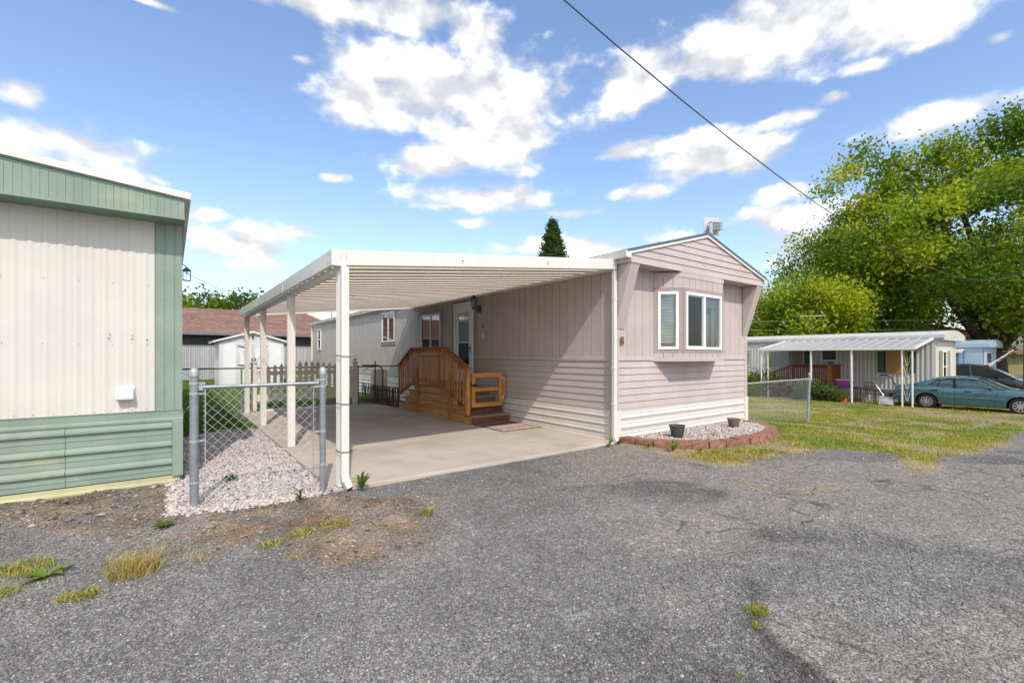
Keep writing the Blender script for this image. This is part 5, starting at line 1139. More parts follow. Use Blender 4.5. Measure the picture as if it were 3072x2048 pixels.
# ------------------------------------------------------------------ trailer across the lawn with its awning
TZ = -.85
tr = thing('trailer_home', 'old off-white ribbed trailer home with metal awning across the lawn', 'mobile home', (30.3, 12, TZ))
def ribbed(parent, name, mat, p, q, z0, z1, step=.16, d=.02, flip=1):
    p, q = Vector((*p, 0)), Vector((*q, 0)); L = (q-p).length; e = (q-p)/L; n_ = Vector((e.y, -e.x, 0))*flip; P = []; a = 0
    while a+step <= L: P += [(a, 0), (a+step*.55, 0), (a+step*.62, d), (a+step*.9, d)]; a += step
    P += [(L, 0), (L, -.03), (0, -.03)]
    return MB().prism(P, (p.x, p.y, z0), e, n_, (0, 0, z1-z0)).build(name, mat, parent)
def curved_roof(parent, x0, x1, y0, y1, ze, zr, mat, over=.1):
    P = [(x0-over, ze)]+[(x0-over+(x1-x0+2*over)*t, ze+.10+(zr-ze-.10)*math.sin(math.pi*min(1, max(0, .12+.76*t)))) for t in np.linspace(0, 1, 9)]+[(x1+over, ze)]
    return MB().prism(P, (0, y0-over, 0), (1, 0, 0), (0, 0, 1), (0, y1-y0+2*over, 0)).build('roof', mat, parent)
def flat_window(parent, axis, c, a0, a1, z0, z1, pane, frame='win_white', fw=.05, d=.05, split=None):
    """window standing proud of a wall; axis 'x': wall plane x=c facing -x, 'y': wall plane y=c facing -y"""
    def bx(m, a, b, z, zz, o0, o1):
        return m.box(c-o1, c-o0, a, b, z, zz) if axis == 'x' else m.box(a, b, c-o1, c-o0, z, zz)
    m = MB(); bx(m, a0, a0+fw, z0, z1, .0, d); bx(m, a1-fw, a1, z0, z1, .0, d); bx(m, a0+fw, a1-fw, z0, z0+fw, .0, d); bx(m, a0+fw, a1-fw, z1-fw, z1, .0, d)
    if split: zs = z0+(z1-z0)*split; bx(m, a0+fw, a1-fw, zs-.02, zs+.02, 0, d)
    w = m.build('window', MATS[frame], parent); bx(MB(), a0+fw, a1-fw, z0+fw, z1-fw, .0, d*.6).build('pane', MATS[pane], w); return w
def louvers(parent, axis, c, a0, a1, z0, z1, mat, n=14, nm='shutter'):
    m = MB()
    def bx(a, b, z, zz, o0, o1): m.box(c-o1, c-o0, a, b, z, zz) if axis == 'x' else m.box(a, b, c-o1, c-o0, z, zz)
    bx(a0, a0+.04, z0, z1, .02, .055); bx(a1-.04, a1, z0, z1, .02, .055)
    for i in range(n): z = z0+(z1-z0)*i/n; bx(a0+.04, a1-.04, z+.008, z+(z1-z0)/n*.8, .02, .045)
    return m.build(nm, MATS[mat], parent)
def build_trailer():
    X0, X1, Y0, Y1 = 28.2, 32.4, 5.35, 19.5
    box('wall_core', MATS['trailer_side'], tr, X0+.05, X1-.05, Y0+.05, Y1-.05, TZ, 2.12)
    for a, b in ((Y0+.12, 9.0), (9.0, 13.0), (13.0, 16.5), (16.5, Y1)):
        ribbed(tr, 'wall_sheet', MATS['trailer_side'], (X0, b), (X0, a), TZ+.62, 2.12, .17, .022)
        ribbed(tr, 'skirting_sheet', MATS['trailer_side'], (X0+.03, b), (X0+.03, a), TZ-.05, TZ+.58, .17, .02)
    MB().box(X0-.03, X0+.04, Y0, Y1, TZ+.58, TZ+.64).build('belt_trim', MATS['trailer_side'], tr)
    ribbed(tr, 'wall_sheet', MATS['trailer_side'], (X0+.0, Y0), (X1, Y0), TZ, 2.12, .17, .022)
    MB().box(X0-.03, X0+.12, Y0-.03, Y0+.12, TZ, 2.13).build('corner_board', MATS['alu_white'], tr)
    # bow front: smooth pale panel, window with olive shutters
    MB().box(X0+.14, X0+3.2, Y0-.05, Y0-.0, TZ+.6, 2.1).build('end_panel', MATS['cream_metal'], tr)
    flat_window(tr, 'y', Y0-.05, X0+.85, X0+1.95, .15, 1.62, 'glass_dark', split=.5)
    MB().box(X0+1.02, X0+1.18, Y0-.083, Y0-.081, .22, 1.55).box(X0+1.62, X0+1.78, Y0-.083, Y0-.081, .22, 1.55).build('drape', MATS['fence_white'], tr)
    louvers(tr, 'y', Y0-.05, X0+.42, X0+.83, .12, 1.65, 'shutter_olive', 16); louvers(tr, 'y', Y0-.05, X0+1.97, X0+2.38, .12, 1.65, 'shutter_olive', 16)
    curved_roof(tr, X0, X1, Y0-.25, Y1, 2.12, 2.62, MATS['trailer_roof'], .08)
    MB().box(X0-.10, X0-.07, Y0-.3, Y1, 2.16, 2.22).build('roof_seam', MATS['fascia_grey'], tr)
    # long side openings
    louvers(tr, 'x', X0-.02, 7.17, 7.46, .58, 1.62, 'shutter_green', 14)
    ob = MB().box(X0-.06, X0-.02, 6.34, 7.15, .55, 1.64).build('boarded_window', MATS['osb'], tr)
    louvers(tr, 'x', X0-.02, 6.03, 6.31, .58, 1.62, 'shutter_green', 14)
    d = MB().box(X0-.06, X0-.02, 9.18, 9.26, TZ+.75, 1.76).box(X0-.06, X0-.02, 9.88, 9.96, TZ+.75, 1.76).box(X0-.06, X0-.02, 9.26, 9.88, 1.68, 1.76).box(X0-.06, X0-.02, 9.26, 9.88, 1.12, 1.18).box(X0-.06, X0-.02, 9.26, 9.88, TZ+.75, .68).build('door', MATS['win_white'], tr)
    MB().box(X0-.045, X0-.04, 9.26, 9.88, 1.18, 1.68).build('pane', MATS['glass'], d); MB().box(X0-.045, X0-.04, 9.26, 9.88, .68, 1.12).build('screen', MATS['plastic_grey'], d); MB().box(X0-.032, X0-.026, 9.26, 9.88, .68, 1.68).build('inner_door', MATS['lamp_bronze'], d)
    MB().box(X0-.06, X0-.024, 10.5, 10.75, .72, 1.78).build('shutter', MATS['shutter_green'], tr)
    flat_window(tr, 'x', X0-.024, 10.77, 12.39, .76, 1.78, 'glass', 'plastic_grey')
    for k in range(9): MB().box(X0-.036-.008*(k % 2), X0-.026, 10.82+k*.075, 10.89+k*.075, .81, 1.73).build('drape', MATS['drape'], tr)
    MB().box(X0-.034, X0-.026, 11.55, 12.34, .81, 1.73).build('curtain', MATS['trailer_side'], tr)
    flat_window(tr, 'x', X0-.024, 12.41, 12.75, .76, 1.78, 'green_shade', 'shutter_olive', split=.5)
    flat_window(tr, 'x', X0-.024, 13.75, 14.4, .95, 1.75, 'green_shade', 'plastic_grey')
    # antenna mast on the roof
    m = MB().tube([(30.4, 11.2, 2.4), (30.4, 11.2, 3.75)], .03, 6).build('antenna_mast', MATS['pole_wood'], tr)
    MB().tube([(30.05, 11.75, 3.74), (30.75, 10.65, 3.74)], .022, 6).build('antenna_bar', MATS['galv_light'], m)
    # awning: folded pans sloping from the wall, posts with scroll ironwork
    aw = bpy.data.objects.new('awning', None); link(aw, tr); aw['_local'] = 0
    AX0, AX1, AY0, AY1 = 25.1, X0-.0, 5.44, 11.7; zo, zi = 1.72, 2.20
    u = Vector((AX1-AX0, 0, zi-zo)); up = Vector((-u.z, 0, u.x)).normalized(); me = None; y = AY0
    while y < AY1-.2:
        P = [(0, 0), (.06, .05), (.12, 0), (.40, .0), (.40, .01), (.11, .01), (.06, .06), (.0, .01)]
        o = MB().prism(P, (AX0, y, zo), (0, 1, 0), up, u).build('awning_pan', MATS['trailer_awning'], tr); y += .40
    MB().box(AX0-.05, AX0, AY0-.05, AY1+.05, zo-.06, zo+.06).build('awning_gutter', MATS['alu_white'], tr)
    MB().prism([(AX0-.03, zo-.05), (AX1, zi-.05), (AX1, zi+.06), (AX0-.03, zo+.06)], (0, AY0-.06, 0), (1, 0, 0), (0, 0, 1), (0, .045, 0)).build('awning_edge', MATS['alu_white'], tr)
    MB().prism([(AX0-.03, zo-.05), (AX1, zi-.05), (AX1, zi+.06), (AX0-.03, zo+.06)], (0, AY1+.005, 0), (1, 0, 0), (0, 0, 1), (0, .045, 0)).build('awning_edge', MATS['alu_white'], tr)
    g = lambda x: gz(x)-.05
    for y in (7.66, 9.33): MB().tube([(25.2, y, g(25.2)), (25.15, y, zo-.02)], .045, 8).build('awning_post', MATS['alu_white'], tr, smooth=True)
    for y in (5.5, 11.35):
        p = MB().tube([(25.2, y, g(25.2)), (25.15, y, zo-.02)], .035, 8).tube([(25.2, y+.34, g(25.2)), (25.15, y+.34, zo-.02)], .035, 8).build('awning_post', MATS['alu_white'], tr, smooth=True)
        s = MB()
        for z in (-.5, .0, .5, 1.0): s.tube([(25.18, y+.04+.26*t, z+.2+.24*math.cos(2*math.pi*t)) for t in np.linspace(0, 1, 9)], .007, 5).tube([(25.18, y+.17, z-.05), (25.18, y+.17, z+.4)], .005, 4)
        s.build('scroll_ironwork', MATS['alu_white'], p)
build_trailer()
def build_deck():
    dk = thing('stair_deck', 'dark red wooden deck with baluster rail before the trailer door', 'deck', (27.3, 10, TZ))
    x0, x1, z = 26.5, 28.1, gz(26.5)
    zt = .92; zf = .0
    MB().box(x0+.05, x1, 9.05, 10.65, zf-.06, zf).build('deck_floor', MATS['deck_red'], dk)
    MB().box(x0-.02, x0+.1, 8.92, 9.08, z-.05, zt).build('post', MATS['deck_orange'], dk)
    MB().box(x0-.0, x0+.1, 10.62, 10.74, z-.05, zt).build('post', MATS['deck_red'], dk); MB().box(x0, x0+.09, 11.66, 11.76, z-.05, .45).build('post', MATS['deck_red'], dk)
    MB().bar((x0+.04, 8.9, zt+.02), (x0+.04, 10.7, zt+.02), .14, .04).build('handrail', MATS['deck_red'], dk)
    MB().bar((x0+.04, 10.7, zt+.02), (x0+.04, 11.8, .46), .14, .04).build('handrail', MATS['deck_red'], dk)
    MB().bar((x0+.04, 9.0, zt+.02), (x1, 9.0, zt+.02), .14, .04).build('handrail', MATS['deck_red'], dk)
    MB().box(x0+.02, x0+.06, 9.08, 10.62, -.02, .14).box(x0+.02, x0+.06, 9.08, 10.62, zt-.14, zt-.0).build('rail', MATS['deck_red'], dk)
    for i in range(16): y = 9.12+i*.098; MB().box(x0-.015, x0+.018, y, y+.05, -.04, zt-.02).build('baluster', MATS['deck_red'], dk)
    for i in range(10): y = 10.78+i*.092; f = (y-10.7)/1.06; MB().box(x0-.015, x0+.018, y, y+.045, -.04-.5*f, zt-.02-.46*f).build('baluster', MATS['deck_red'], dk)
    for i in range(4): MB().box(x0+.02, x0+.055, 9.08, 10.62, z+.02+i*.19, z+.19+i*.19).build('side_plank', MATS['deck_red'], dk)
    MB().box(x0+.08, x1, 9.03, 9.06, z, zt).build('side_panel', MATS['deck_red'], dk)
    for i in range(4): MB().box(x0+.06, x1, 10.72+i*.27, 11.0+i*.27, z, zf-.17-i*.17).build('step', MATS['deck_red'], dk)
    pot('bowl_planter', 'small black bowl on the dark deck railing', 26.6, 8.97, zt+.04, .11, .16, 'pot_dark')
build_deck()
def yard_things():
    z = gz(26)
    t = thing('side_table', 'low slatted metal table holding the purple bin', 'table', (26.1, 8.1, z))
    MB().box(25.8, 26.4, 7.72, 8.62, -.12, -.09).build('top', MATS['chair_metal'], t)
    for x in (25.84, 26.36):
        for y in (7.78, 8.56): MB().tube([(x, y, z), (x, y, -.12)], .02, 6).build('leg', MATS['chair_metal'], t)
    b = thing('storage_bin', 'purple plastic storage bin with pale lid on the metal table', 'bin', (26.1, 8.17, -.09))
    MB().add([(25.9, 7.95, -.088), (26.3, 7.95, -.088), (26.3, 8.45, -.088), (25.9, 8.45, -.088), (25.86, 7.9, .22), (26.34, 7.9, .22), (26.34, 8.5, .22), (25.86, 8.5, .22)], [(0,3,2,1),(4,5,6,7),(0,1,5,4),(1,2,6,5),(2,3,7,6),(3,0,4,7)]).build('tub', MATS['bin_purple'], b, bevel=.01)
    MB().box(25.84, 26.36, 7.88, 8.52, .222, .26).build('lid', MATS['bin_lid'], b, bevel=.008)
    pot('flower_pot', 'orange terracotta flower pot in the grass by the awning post', 25.25, 8.0, gz(25.2)-.01, .20, .33, 'pot_terra')
    pot('flower_pot', 'pale teal pot behind the chain-link fence by the deck', 26.1, 10.0, gz(26)-.01, .18, .3, 'blue_light')
    def chair(label, x, y, rot, tilt=0):
        c = thing('patio_chair', label, 'chair', (x, y, z), 'metal patio chairs under the awning', rot, local=True); c.rotation_euler = (tilt, 0, rot)
        fr = MB()
        for sx in (-1, 1): fr.tube([(sx*.27, .28, .0), (sx*.27, .26, .62), (sx*.27, -.22, .62), (sx*.27, -.26, .0)], .018, 6)
        fr.build('arm_frame', MATS['chair_metal'], c)
        bk = MB().tube([(-.25, -.2, .42), (-.25, -.32, .92), (-.2, -.33, .97), (.2, -.33, .97), (.25, -.32, .92), (.25, -.2, .42)], .016, 6)
        for i in range(4): bk.tube([(-.15+i*.1, -.21, .44), (-.15+i*.1, -.33, .96)], .009, 5)
        for zz in (.6, .75): bk.tube([(-.25, -.2-(zz-.42)*.24, zz), (.25, -.2-(zz-.42)*.24, zz)], .009, 5)
        bk.build('backrest', MATS['chair_metal'], c)
        st = MB().tube([(-.26, -.2, .43), (.26, -.2, .43), (.26, .25, .45), (-.26, .25, .45), (-.26, -.2, .43)], .014, 6)
        for i in range(6): st.bar((-.26, -.16+i*.075, .44), (.26, -.16+i*.075, .44), .03, .008)
        st.build('seat', MATS['chair_metal'], c)
    chair('brown metal patio chair with barred back by the table', 26.0, 7.0, math.radians(150)); chair('brown metal patio chair tipped backward beside the shovel', 26.3, 6.55, math.radians(-60), .5)
    ft = thing('patio_table', 'low metal patio table covered with clutter behind the chair', 'table', (26.6, 7.5, z))
    MB().box(26.3, 27.1, 7.1, 7.9, z+.62, z+.65).build('top', MATS['pot_brown'], ft)
    for x in (26.35, 27.05):
        for y in (7.15, 7.85): MB().tube([(x, y, z), (x, y, z+.62)], .018, 6).build('leg', MATS['chair_metal'], ft)
    sv_ = thing('snow_shovel', 'grey snow shovel with red grip leaning on the chairs', 'shovel', (25.8, 6.55, z))
    MB().tube([(25.75, 6.55, z+.3), (25.9, 7.05, z+1.05)], .016, 6).build('shaft', MATS['shovel_grey'], sv_)
    MB().tube([(25.9, 7.0, z+1.05), (25.9, 6.98, z+1.17), (25.9, 7.14, z+1.17), (25.9, 7.1, z+1.05)], .018, 6).build('grip', MATS['red_plastic'], sv_)
    MB().add([(25.5, 6.2, z+.04), (25.5, 6.75, z+.04), (25.76, 6.78, z+.38), (25.76, 6.3, z+.38), (25.56, 6.22, z+.02), (25.56, 6.73, z+.02), (25.80, 6.76, z+.36), (25.80, 6.32, z+.36)], [(0,3,2,1),(4,5,6,7),(0,1,5,4),(1,2,6,5),(2,3,7,6),(3,0,4,7)]).build('blade', MATS['shovel_grey'], sv_)
    tag(MB().tube([(26.2, 6.85, z+1.32), (26.2, 6.65, z+1.33), (26.15, 6.45, z+1.2), (26.1, 6.28, z+.9), (26.05, 6.2, z+.4), (26, 6.1, z+.12), (26, 5.95, z+.05)], .032, 8).build('bent_pipe', MATS['chair_metal'], None, smooth=True), 'dark curved pipe arching up beside the car boot', 'pipe')
    bn = thing('green_bench', 'low dark green bench behind the car boot', 'bench', (26.6, 6.2, z))
    MB().box(27.3, 27.7, 5.7, 6.9, z+.40, z+.44).build('seat', MATS['shutter_green'], bn)
    for y in (5.75, 6.8): MB().box(27.32, 27.68, y, y+.06, z, z+.4).build('leg', MATS['shutter_green'], bn)
yard_things()

# ------------------------------------------------------------------ foliage
def leaf_mesh(name, cen, sig, n, size, cols, parent, up=.3, clump=None):
    cen = np.asarray(cen); k = rng.integers(0, len(cen), n); P = cen[k]+rng.normal(0, 1, (n, 3))*np.asarray(sig)
    d1 = rng.normal(0, 1, (n, 3)); d1[:, 2] -= .25; d1 /= np.linalg.norm(d1, axis=1)[:, None]; d2 = rng.normal(0, 1, (n, 3)); d2[:, 2] *= .5; d2 -= d1*np.sum(d1*d2, 1)[:, None]; d2 /= np.linalg.norm(d2, axis=1)[:, None]
    s = size*rng.uniform(.6, 1.3, (n, 1)); V = np.stack([P-d1*s, P+d2*s*.55, P+d1*s, P-d2*s*.55], 1).reshape(-1, 3)
    F = np.arange(4*n).reshape(n, 4); cc = rng.integers(0, len(cols), len(cen)); C = np.array(cols)[cc][k]*rng.uniform(.7, 1.3, (n, 1))
    return np_mesh(name, V, F, MATS['foliage'], parent, np.repeat(C, 4, 0))
def tree(label, base, height, radius, nl, size, cols, cat='tree', trunk_r=.4, lowest=.25, seed=1, squash=1., name='tree', group=None, ncl=70, sig=.75, lean=(0, 0)):
    r = random.Random(seed); t = thing(name, label, cat, base, group); B = Vector(base); tk = MB(); C = []
    fork = B+Vector((lean[0]*.3, lean[1]*.3, height*lowest)); tk.tube([B-Vector((0, 0, .3)), B+Vector((lean[0]*.1, lean[1]*.1, height*lowest*.4)), fork], [trunk_r*1.25, trunk_r, trunk_r*.85], 10)
    nl_ = 7
    for i in range(nl_):
        a = i*2.4+r.uniform(-.4, .4); f = (i+.5)/nl_; el = .35+1.0*f*f; ln = radius*r.uniform(.7, .95)*(1 if el < 1.1 else .8)
        zt = height*(lowest+(1-lowest)*(.25+.62*f))
        tip = B+Vector((lean[0]+math.cos(a)*ln*(1-.55*f), lean[1]+math.sin(a)*ln*(1-.55*f), zt)); mid = fork.lerp(tip, .5)+Vector((r.uniform(-.1, .1)*ln, r.uniform(-.1, .1)*ln, height*.05))
        tk.tube([fork-Vector((0, 0, .2)), mid, tip], [trunk_r*.5, trunk_r*.3, trunk_r*.08], 7)
        for j in range(5):
            s = mid.lerp(tip, r.uniform(0, .9)); e = s+Vector((r.uniform(-1, 1), r.uniform(-1, 1), r.uniform(-.2, .8)))*radius*.32; tk.tube([s, s.lerp(e, .5)+Vector((0, 0, .1)), e], [trunk_r*.16, trunk_r*.1, trunk_r*.03], 5); C.append(e)
    ctr = B+Vector((lean[0], lean[1], height*(lowest+(1-lowest)*.52))); rz = height*(1-lowest)*.54
    while len(C) < ncl:
        v = Vector((r.gauss(0, 1), r.gauss(0, 1), r.gauss(0, 1))).normalized()*r.uniform(.35, 1)**.5
        q = Vector((v.x*radius, v.y*radius, v.z*rz*squash)); lob = .80+.28*math.sin(3.1*math.atan2(v.y, v.x)+seed)*math.sin(4*v.z+seed*.7); C.append(ctr+q*lob)
    tk.build('trunk', MATS['bark'], t, smooth=True)
    leaf_mesh('crown', [tuple(c) for c in C], (sig, sig, sig*.75), nl, size, cols, t)
    return t
LG = [(.27, .38, .03), (.36, .45, .03), (.19, .31, .025), (.44, .48, .035), (.16, .26, .03)]
DG = [(.10, .17, .03), (.13, .22, .03), (.17, .25, .03), (.08, .14, .03)]
tree('huge spreading maple tree behind the trailers at right', (51.7, 6.5, -1), 20.8, 12.6, 92000, .165, DG[1:3]+LG, trunk_r=.95, lowest=.13, seed=4, ncl=300, sig=.72)
tree('tall yellow-green maple left of the huge maple', (47.7, 14.4, -1), 14.5, 6.6, 46000, .15, LG+DG[1:3], trunk_r=.4, lowest=.1, seed=31, ncl=170, sig=.75)
tree('bright yellow-green maple behind the trailer awning', (41.5, 15.5, -1), 9.2, 5.4, 30000, .14, LG, trunk_r=.3, lowest=.12, seed=6, ncl=90, sig=.7)
tree('yellow-green leafy tree at right in front of the maple', (47.5, 2.0, -1), 8.8, 4.4, 14000, .18, LG, trunk_r=.3, lowest=.28, seed=8, ncl=60, sig=.7)
tree('dark green broadleaf tree just right of the home gable', (33.5, 23.0, -1), 8.6, 4.2, 17000, .16, DG, trunk_r=.28, lowest=.12, seed=9, ncl=80, sig=.65)
tree('mid green tree between the home gable and the maple', (43, 26, -1), 9.8, 5.2, 17000, .2, DG+LG[:1], trunk_r=.3, lowest=.1, seed=12, ncl=80, sig=.75)
tree('low grey-green tree beneath the big maple', (56, 14, -1), 7.5, 5.0, 11000, .2, [(.13, .13, .06), (.10, .12, .05), (.16, .15, .07)], trunk_r=.3, lowest=.1, seed=14, ncl=60, sig=.8)
for i, (x, y, h, r_, lb) in enumerate(((-3.0, 52, 8.0, 3.0, 'leafy green tree at the left behind the shingled roof'), (2.0, 53, 8.6, 3.6, 'taller middle tree behind the shingled roof'), (6.6, 53, 8.2, 3.2, 'leafy tree behind the shingled roof next to the carport edge'))):
    tree(lb, (x, y, 0), h, r_, 9000, .19, DG+LG[:1], trunk_r=.25, lowest=.15, seed=20+i, ncl=50, sig=.6, group='trees behind the shingled house')
def conifer():
    base = (26.4, 29.7, -.6); h = 13.5; t = thing('conifer_tree', 'narrow dark conifer rising behind the home roof', 'tree', base)
    MB().tube([(base[0], base[1], base[2]), (base[0], base[1], base[2]+h)], [.22, .02], 8).build('trunk', MATS['bark'], t)
    C = []; 
    for i in range(460):
        f = R.uniform(.0, 1)**1.1; z = base[2]+h*(1-f*.6); rr = .05+4.2*f*R.uniform(.3, 1); a = R.uniform(0, 6.28); C.append((base[0]+rr*math.cos(a), base[1]+rr*math.sin(a), z-rr*.25))
    C += [(base[0], base[1], base[2]+h-.1*q) for q in range(12)]
    leaf_mesh('crown', C, (.15, .15, .14), 24000, .10, [(.05, .10, .035), (.07, .13, .04), (.09, .15, .045)], t)
conifer()
def bush(label, x, y, w, h, n, size, cols, name='shrub'):
    t = thing(name, label, 'shrub', (x, y, gz(x))); C = [(x+R.gauss(0, w*.28), y+R.gauss(0, w*.28), gz(x)+h*R.uniform(.15, .85)) for i in range(30)]
    st = MB()
    for c in C[:9]: st.tube([(x+R.uniform(-.1, .1), y+R.uniform(-.1, .1), gz(x)-.03), c], [.014, .005], 4)
    st.build('stems', MATS['bark'], t); leaf_mesh('foliage', C, (w*.11, w*.11, h*.12), n, size, cols, t)
bush('feathery grey-green bush before the dark deck', 25.1, 8.95, 1.3, 1.0, 4200, .06, [(.12, .18, .06), (.16, .22, .07), (.09, .14, .05)])
bush('low pale bush between the deck and the orange pot', 25.4, 8.35, .7, .5, 1500, .05, [(.16, .19, .08), (.12, .16, .06)])
bush('bright yellow-green rounded shrub beside the awning post', 25.3, 11.9, 1.2, 1.35, 4200, .06, [(.17, .23, .02), (.12, .19, .02), (.21, .25, .03)])
bush('reddish brown shrub at the deck stair foot', 25.7, 11.2, .9, 1.1, 2600, .05, [(.22, .12, .06), (.18, .10, .05), (.16, .16, .05)])
bush('green low plants at the fence left end beyond the lawn', 25.2, 13.0, 1.3, .7, 2600, .06, [(.09, .17, .02), (.13, .2, .03)])
def bare_shrub():
    t = thing('bare_shrub', 'bare reddish twiggy shrub against the trailer wall', 'shrub', (26.5, 14.2, gz(26.5))); m = MB()
    for i in range(26):
        a, l = R.uniform(0, 6.28), R.uniform(.8, 1.7); p = Vector((26.5, 14.2, gz(26.5))); q = p+Vector((math.cos(a)*.3*l, math.sin(a)*.3*l, l*.6)); e = q+Vector((math.cos(a)*.35*l, math.sin(a)*.35*l, l*.5)); m.tube([p, q, e], [.014, .009, .003], 4)
    m.build('twigs', MATS['rattan'], t)
bare_shrub()

# ------------------------------------------------------------------ cars
def build_car(name, label, loc, rot, P):
    c = thing(name, label, 'car', loc, None, rot, local=True); paint = MATS[P['paint']]
    xr, xf = P['ends']; wb = P['wb']; hw = P['hw']; Rw = P['rw']; Ra = Rw+.055; sill = P['sill']
    xs = sorted(set(list(np.linspace(xr, xf, 44))+[w+Ra*math.cos(t) for w in (0, wb) for t in np.linspace(0, math.pi, 15)]))
    def width(x):
        a = (x-xr)/(xf-xr); return hw*(1-.10*max(0, (.12-a)/.12)**2-.20*max(0, (a-.80)/.20)**2)
    def zb(x):
        z = sill+P.get('tuck', .10)*max(0, (xr+.35-x)/.35)
        for w in (0, wb):
            if abs(x-w) < Ra: z = max(z, Rw+math.sqrt(max(0, Ra*Ra-(x-w)**2)))
        return z
    top = lambda x: float(np.interp(x, *zip(*P['deck'])))
    bm = MB(); rows = 8; cr = 4; cols = []
    for x in xs:
        w, z0, z1 = width(x), zb(x), top(x); sec = []
        for i in range(rows+1):
            t = i/rows; z = z0+(z1-z0)*t; f = (z-sill)/(z1-sill)
            y = w*(.955+.045*math.sin(math.pi*min(1, max(0, f))*.9)-.10*max(0, (f-.80)/.20)**2); sec.append((x, -y, z))
        ye = -sec[-1][1]
        for i in range(1, 2*cr): u = -1+i/cr; sec.append((x, ye*u, z1+.035*(1-u*u)))
        for i in range(rows, -1, -1): q = sec[i]; sec.append((x, -q[1], q[2]))
        cols.append(sec)
    n = len(cols[0]); vs = [v for s in cols for v in s]; fs = [(i*n+k, i*n+k+1, (i+1)*n+k+1, (i+1)*n+k) for i in range(len(cols)-1) for k in range(n-1)]
    fs += [tuple(range(n)), tuple(range((len(cols)-1)*n+n-1, (len(cols)-1)*n-1, -1))]
    body = bm.add(vs, fs).build('body', paint, c, smooth=True, angle=50)
    MB().box(xr+.25, xf-.3, -hw+.22, hw-.22, sill+.0, sill+.32).box(xr+.25, xf-.3, -.4, .4, .18, sill+.1).build('underbody', MATS['car_under'], c)
    # greenhouse: dark glass shell, painted roof and pillars proud of it
    G = P['roof']; gx = np.linspace(G[0][0], G[-1][0], 36); rz = lambda x: float(np.interp(x, *zip(*G))); mxz = max(z for _, z in G)
    def sec(x, off=0):
        z0, z1 = top(x)-.02, rz(x)+off; yb = width(x)*.90; f = min(1, max(0, (z1-z0)/(mxz-top(.5)))); yt = yb-(yb-P['roofw'])*f
        return yb+off, yt+off, z0, z1
    g = MB(); vs = []
    for x in gx:
        yb, yt, z0, z1 = sec(x); vs += [(x, -yb, z0), (x, -yt, z1-.02), (x, -yt*.85, z1), (x, 0, z1+.015), (x, yt*.85, z1), (x, yt, z1-.02), (x, yb, z0)]
    fs = [(i*7+k, i*7+k+1, (i+1)*7+k+1, (i+1)*7+k) for i in range(len(gx)-1) for k in range(6)]
    g.add(vs, fs).build('glass', MATS[P['glass']], c, smooth=True, angle=60)
    ra_, rb_ = P['roofspan']; rx_ = np.linspace(ra_, rb_, 14); vs = []
    for x in rx_:
        yb, yt, z0, z1 = sec(x, .012); h = z1-z0; k = .09/max(h, .1); vs += [(x, -(yt+(yb-yt)*k), z1-.09), (x, -yt, z1-.018), (x, -yt*.85, z1), (x, 0, z1+.018), (x, yt*.85, z1), (x, yt, z1-.018), (x, yt+(yb-yt)*k, z1-.09)]
    MB().add(vs, [(i*7+k, i*7+k+1, (i+1)*7+k+1, (i+1)*7+k) for i in range(len(rx_)-1) for k in range(6)]).build('roof', paint, c, smooth=True, angle=60)
    for s in (-1, 1):
        for xb, xt, w0, w1, mt in P['pillars']:
            vs = []
            for x, wd, lo in ((xb, w0, True), (xt, w1, False)):
                yb, yt, z0, z1 = sec(x, .008); zz = top(x)+.0 if lo else rz(xt)-.02; f = 0 if lo else 1
                ybb = sec(xb, .008)[0]; y = ybb if lo else yt
                vs += [(x-wd/2, s*y, zz), (x+wd/2, s*y, zz), (x-wd/2, s*(y-.03), zz+.002), (x+wd/2, s*(y-.03), zz+.002)]
            MB().add(vs, [(0, 1, 5, 4), (2, 6, 7, 3), (0, 4, 6, 2), (1, 3, 7, 5)]).build('pillar', paint if mt == 'p' else MATS[mt], c)
        # details on each side
        def side_y(x, z): f = (z-sill)/(top(x)-sill); return width(x)*(.955+.045*math.sin(math.pi*min(1, max(0, f))*.9)-.10*max(0, (f-.80)/.20)**2)
        def sline(pts, w, nm, mat, pr=.004, th=.01):
            m = MB()
            for a, b in zip(pts[:-1], pts[1:]): m.bar((a[0], s*(side_y(*a)+pr), a[1]), (b[0], s*(side_y(*b)+pr), b[1]), th, w)
            m.build(nm, mat, c)
        for u0, u1 in ((xr+.06, -Ra-.01), (Ra+.01, wb-Ra-.01), (wb+Ra+.01, xf-.16)): sline([(x, P['mould']) for x in np.linspace(u0, u1, 12)], .045, 'side_moulding', MATS[P['trim']], .008, .02)
        for xd in P['doors']: sline([(xd[0]+xd[2]*0, z) for z in np.linspace(sill+.05, top(xd[0])-.03, 6)], .012, 'door_seam', MATS['car_under'], .0, .006) if False else sline([(xd[0]+xd[1]*((z-sill)/.6), z) for z in np.linspace(sill+.03, top(xd[0])-.03, 6)], .010, 'door_seam', MATS['car_under'], .0015, .006)
        for xh in P['handles']: sline([(xh, P['belt']-.13), (xh+.2, P['belt']-.13)], .035, 'door_handle', MATS['car_under'], .01, .02)
        mx_ = P['mirror']; m = MB().bar((mx_, s*hw*.88, P['belt']+.05), (mx_+.02, s*(hw+.16), P['belt']+.09), .10, .12); m.build('mirror', MATS['car_under'] if P['paint'] == 'car_black' else paint, c, bevel=.02)
        zt_ = P['tail']; MB().bar((xr+.01, s*hw*.60, zt_), (xr+.30, s*(hw*.965), zt_-.01), .05, .10).build('tail_light', MATS['tail_red'], c, bevel=.01)
        MB().bar((xf-.05, s*hw*.45, zt_-.15), (xf-.22, s*hw*.80, zt_-.15), .06, .12).build('headlight', MATS['lamp_glass'], c, bevel=.01)
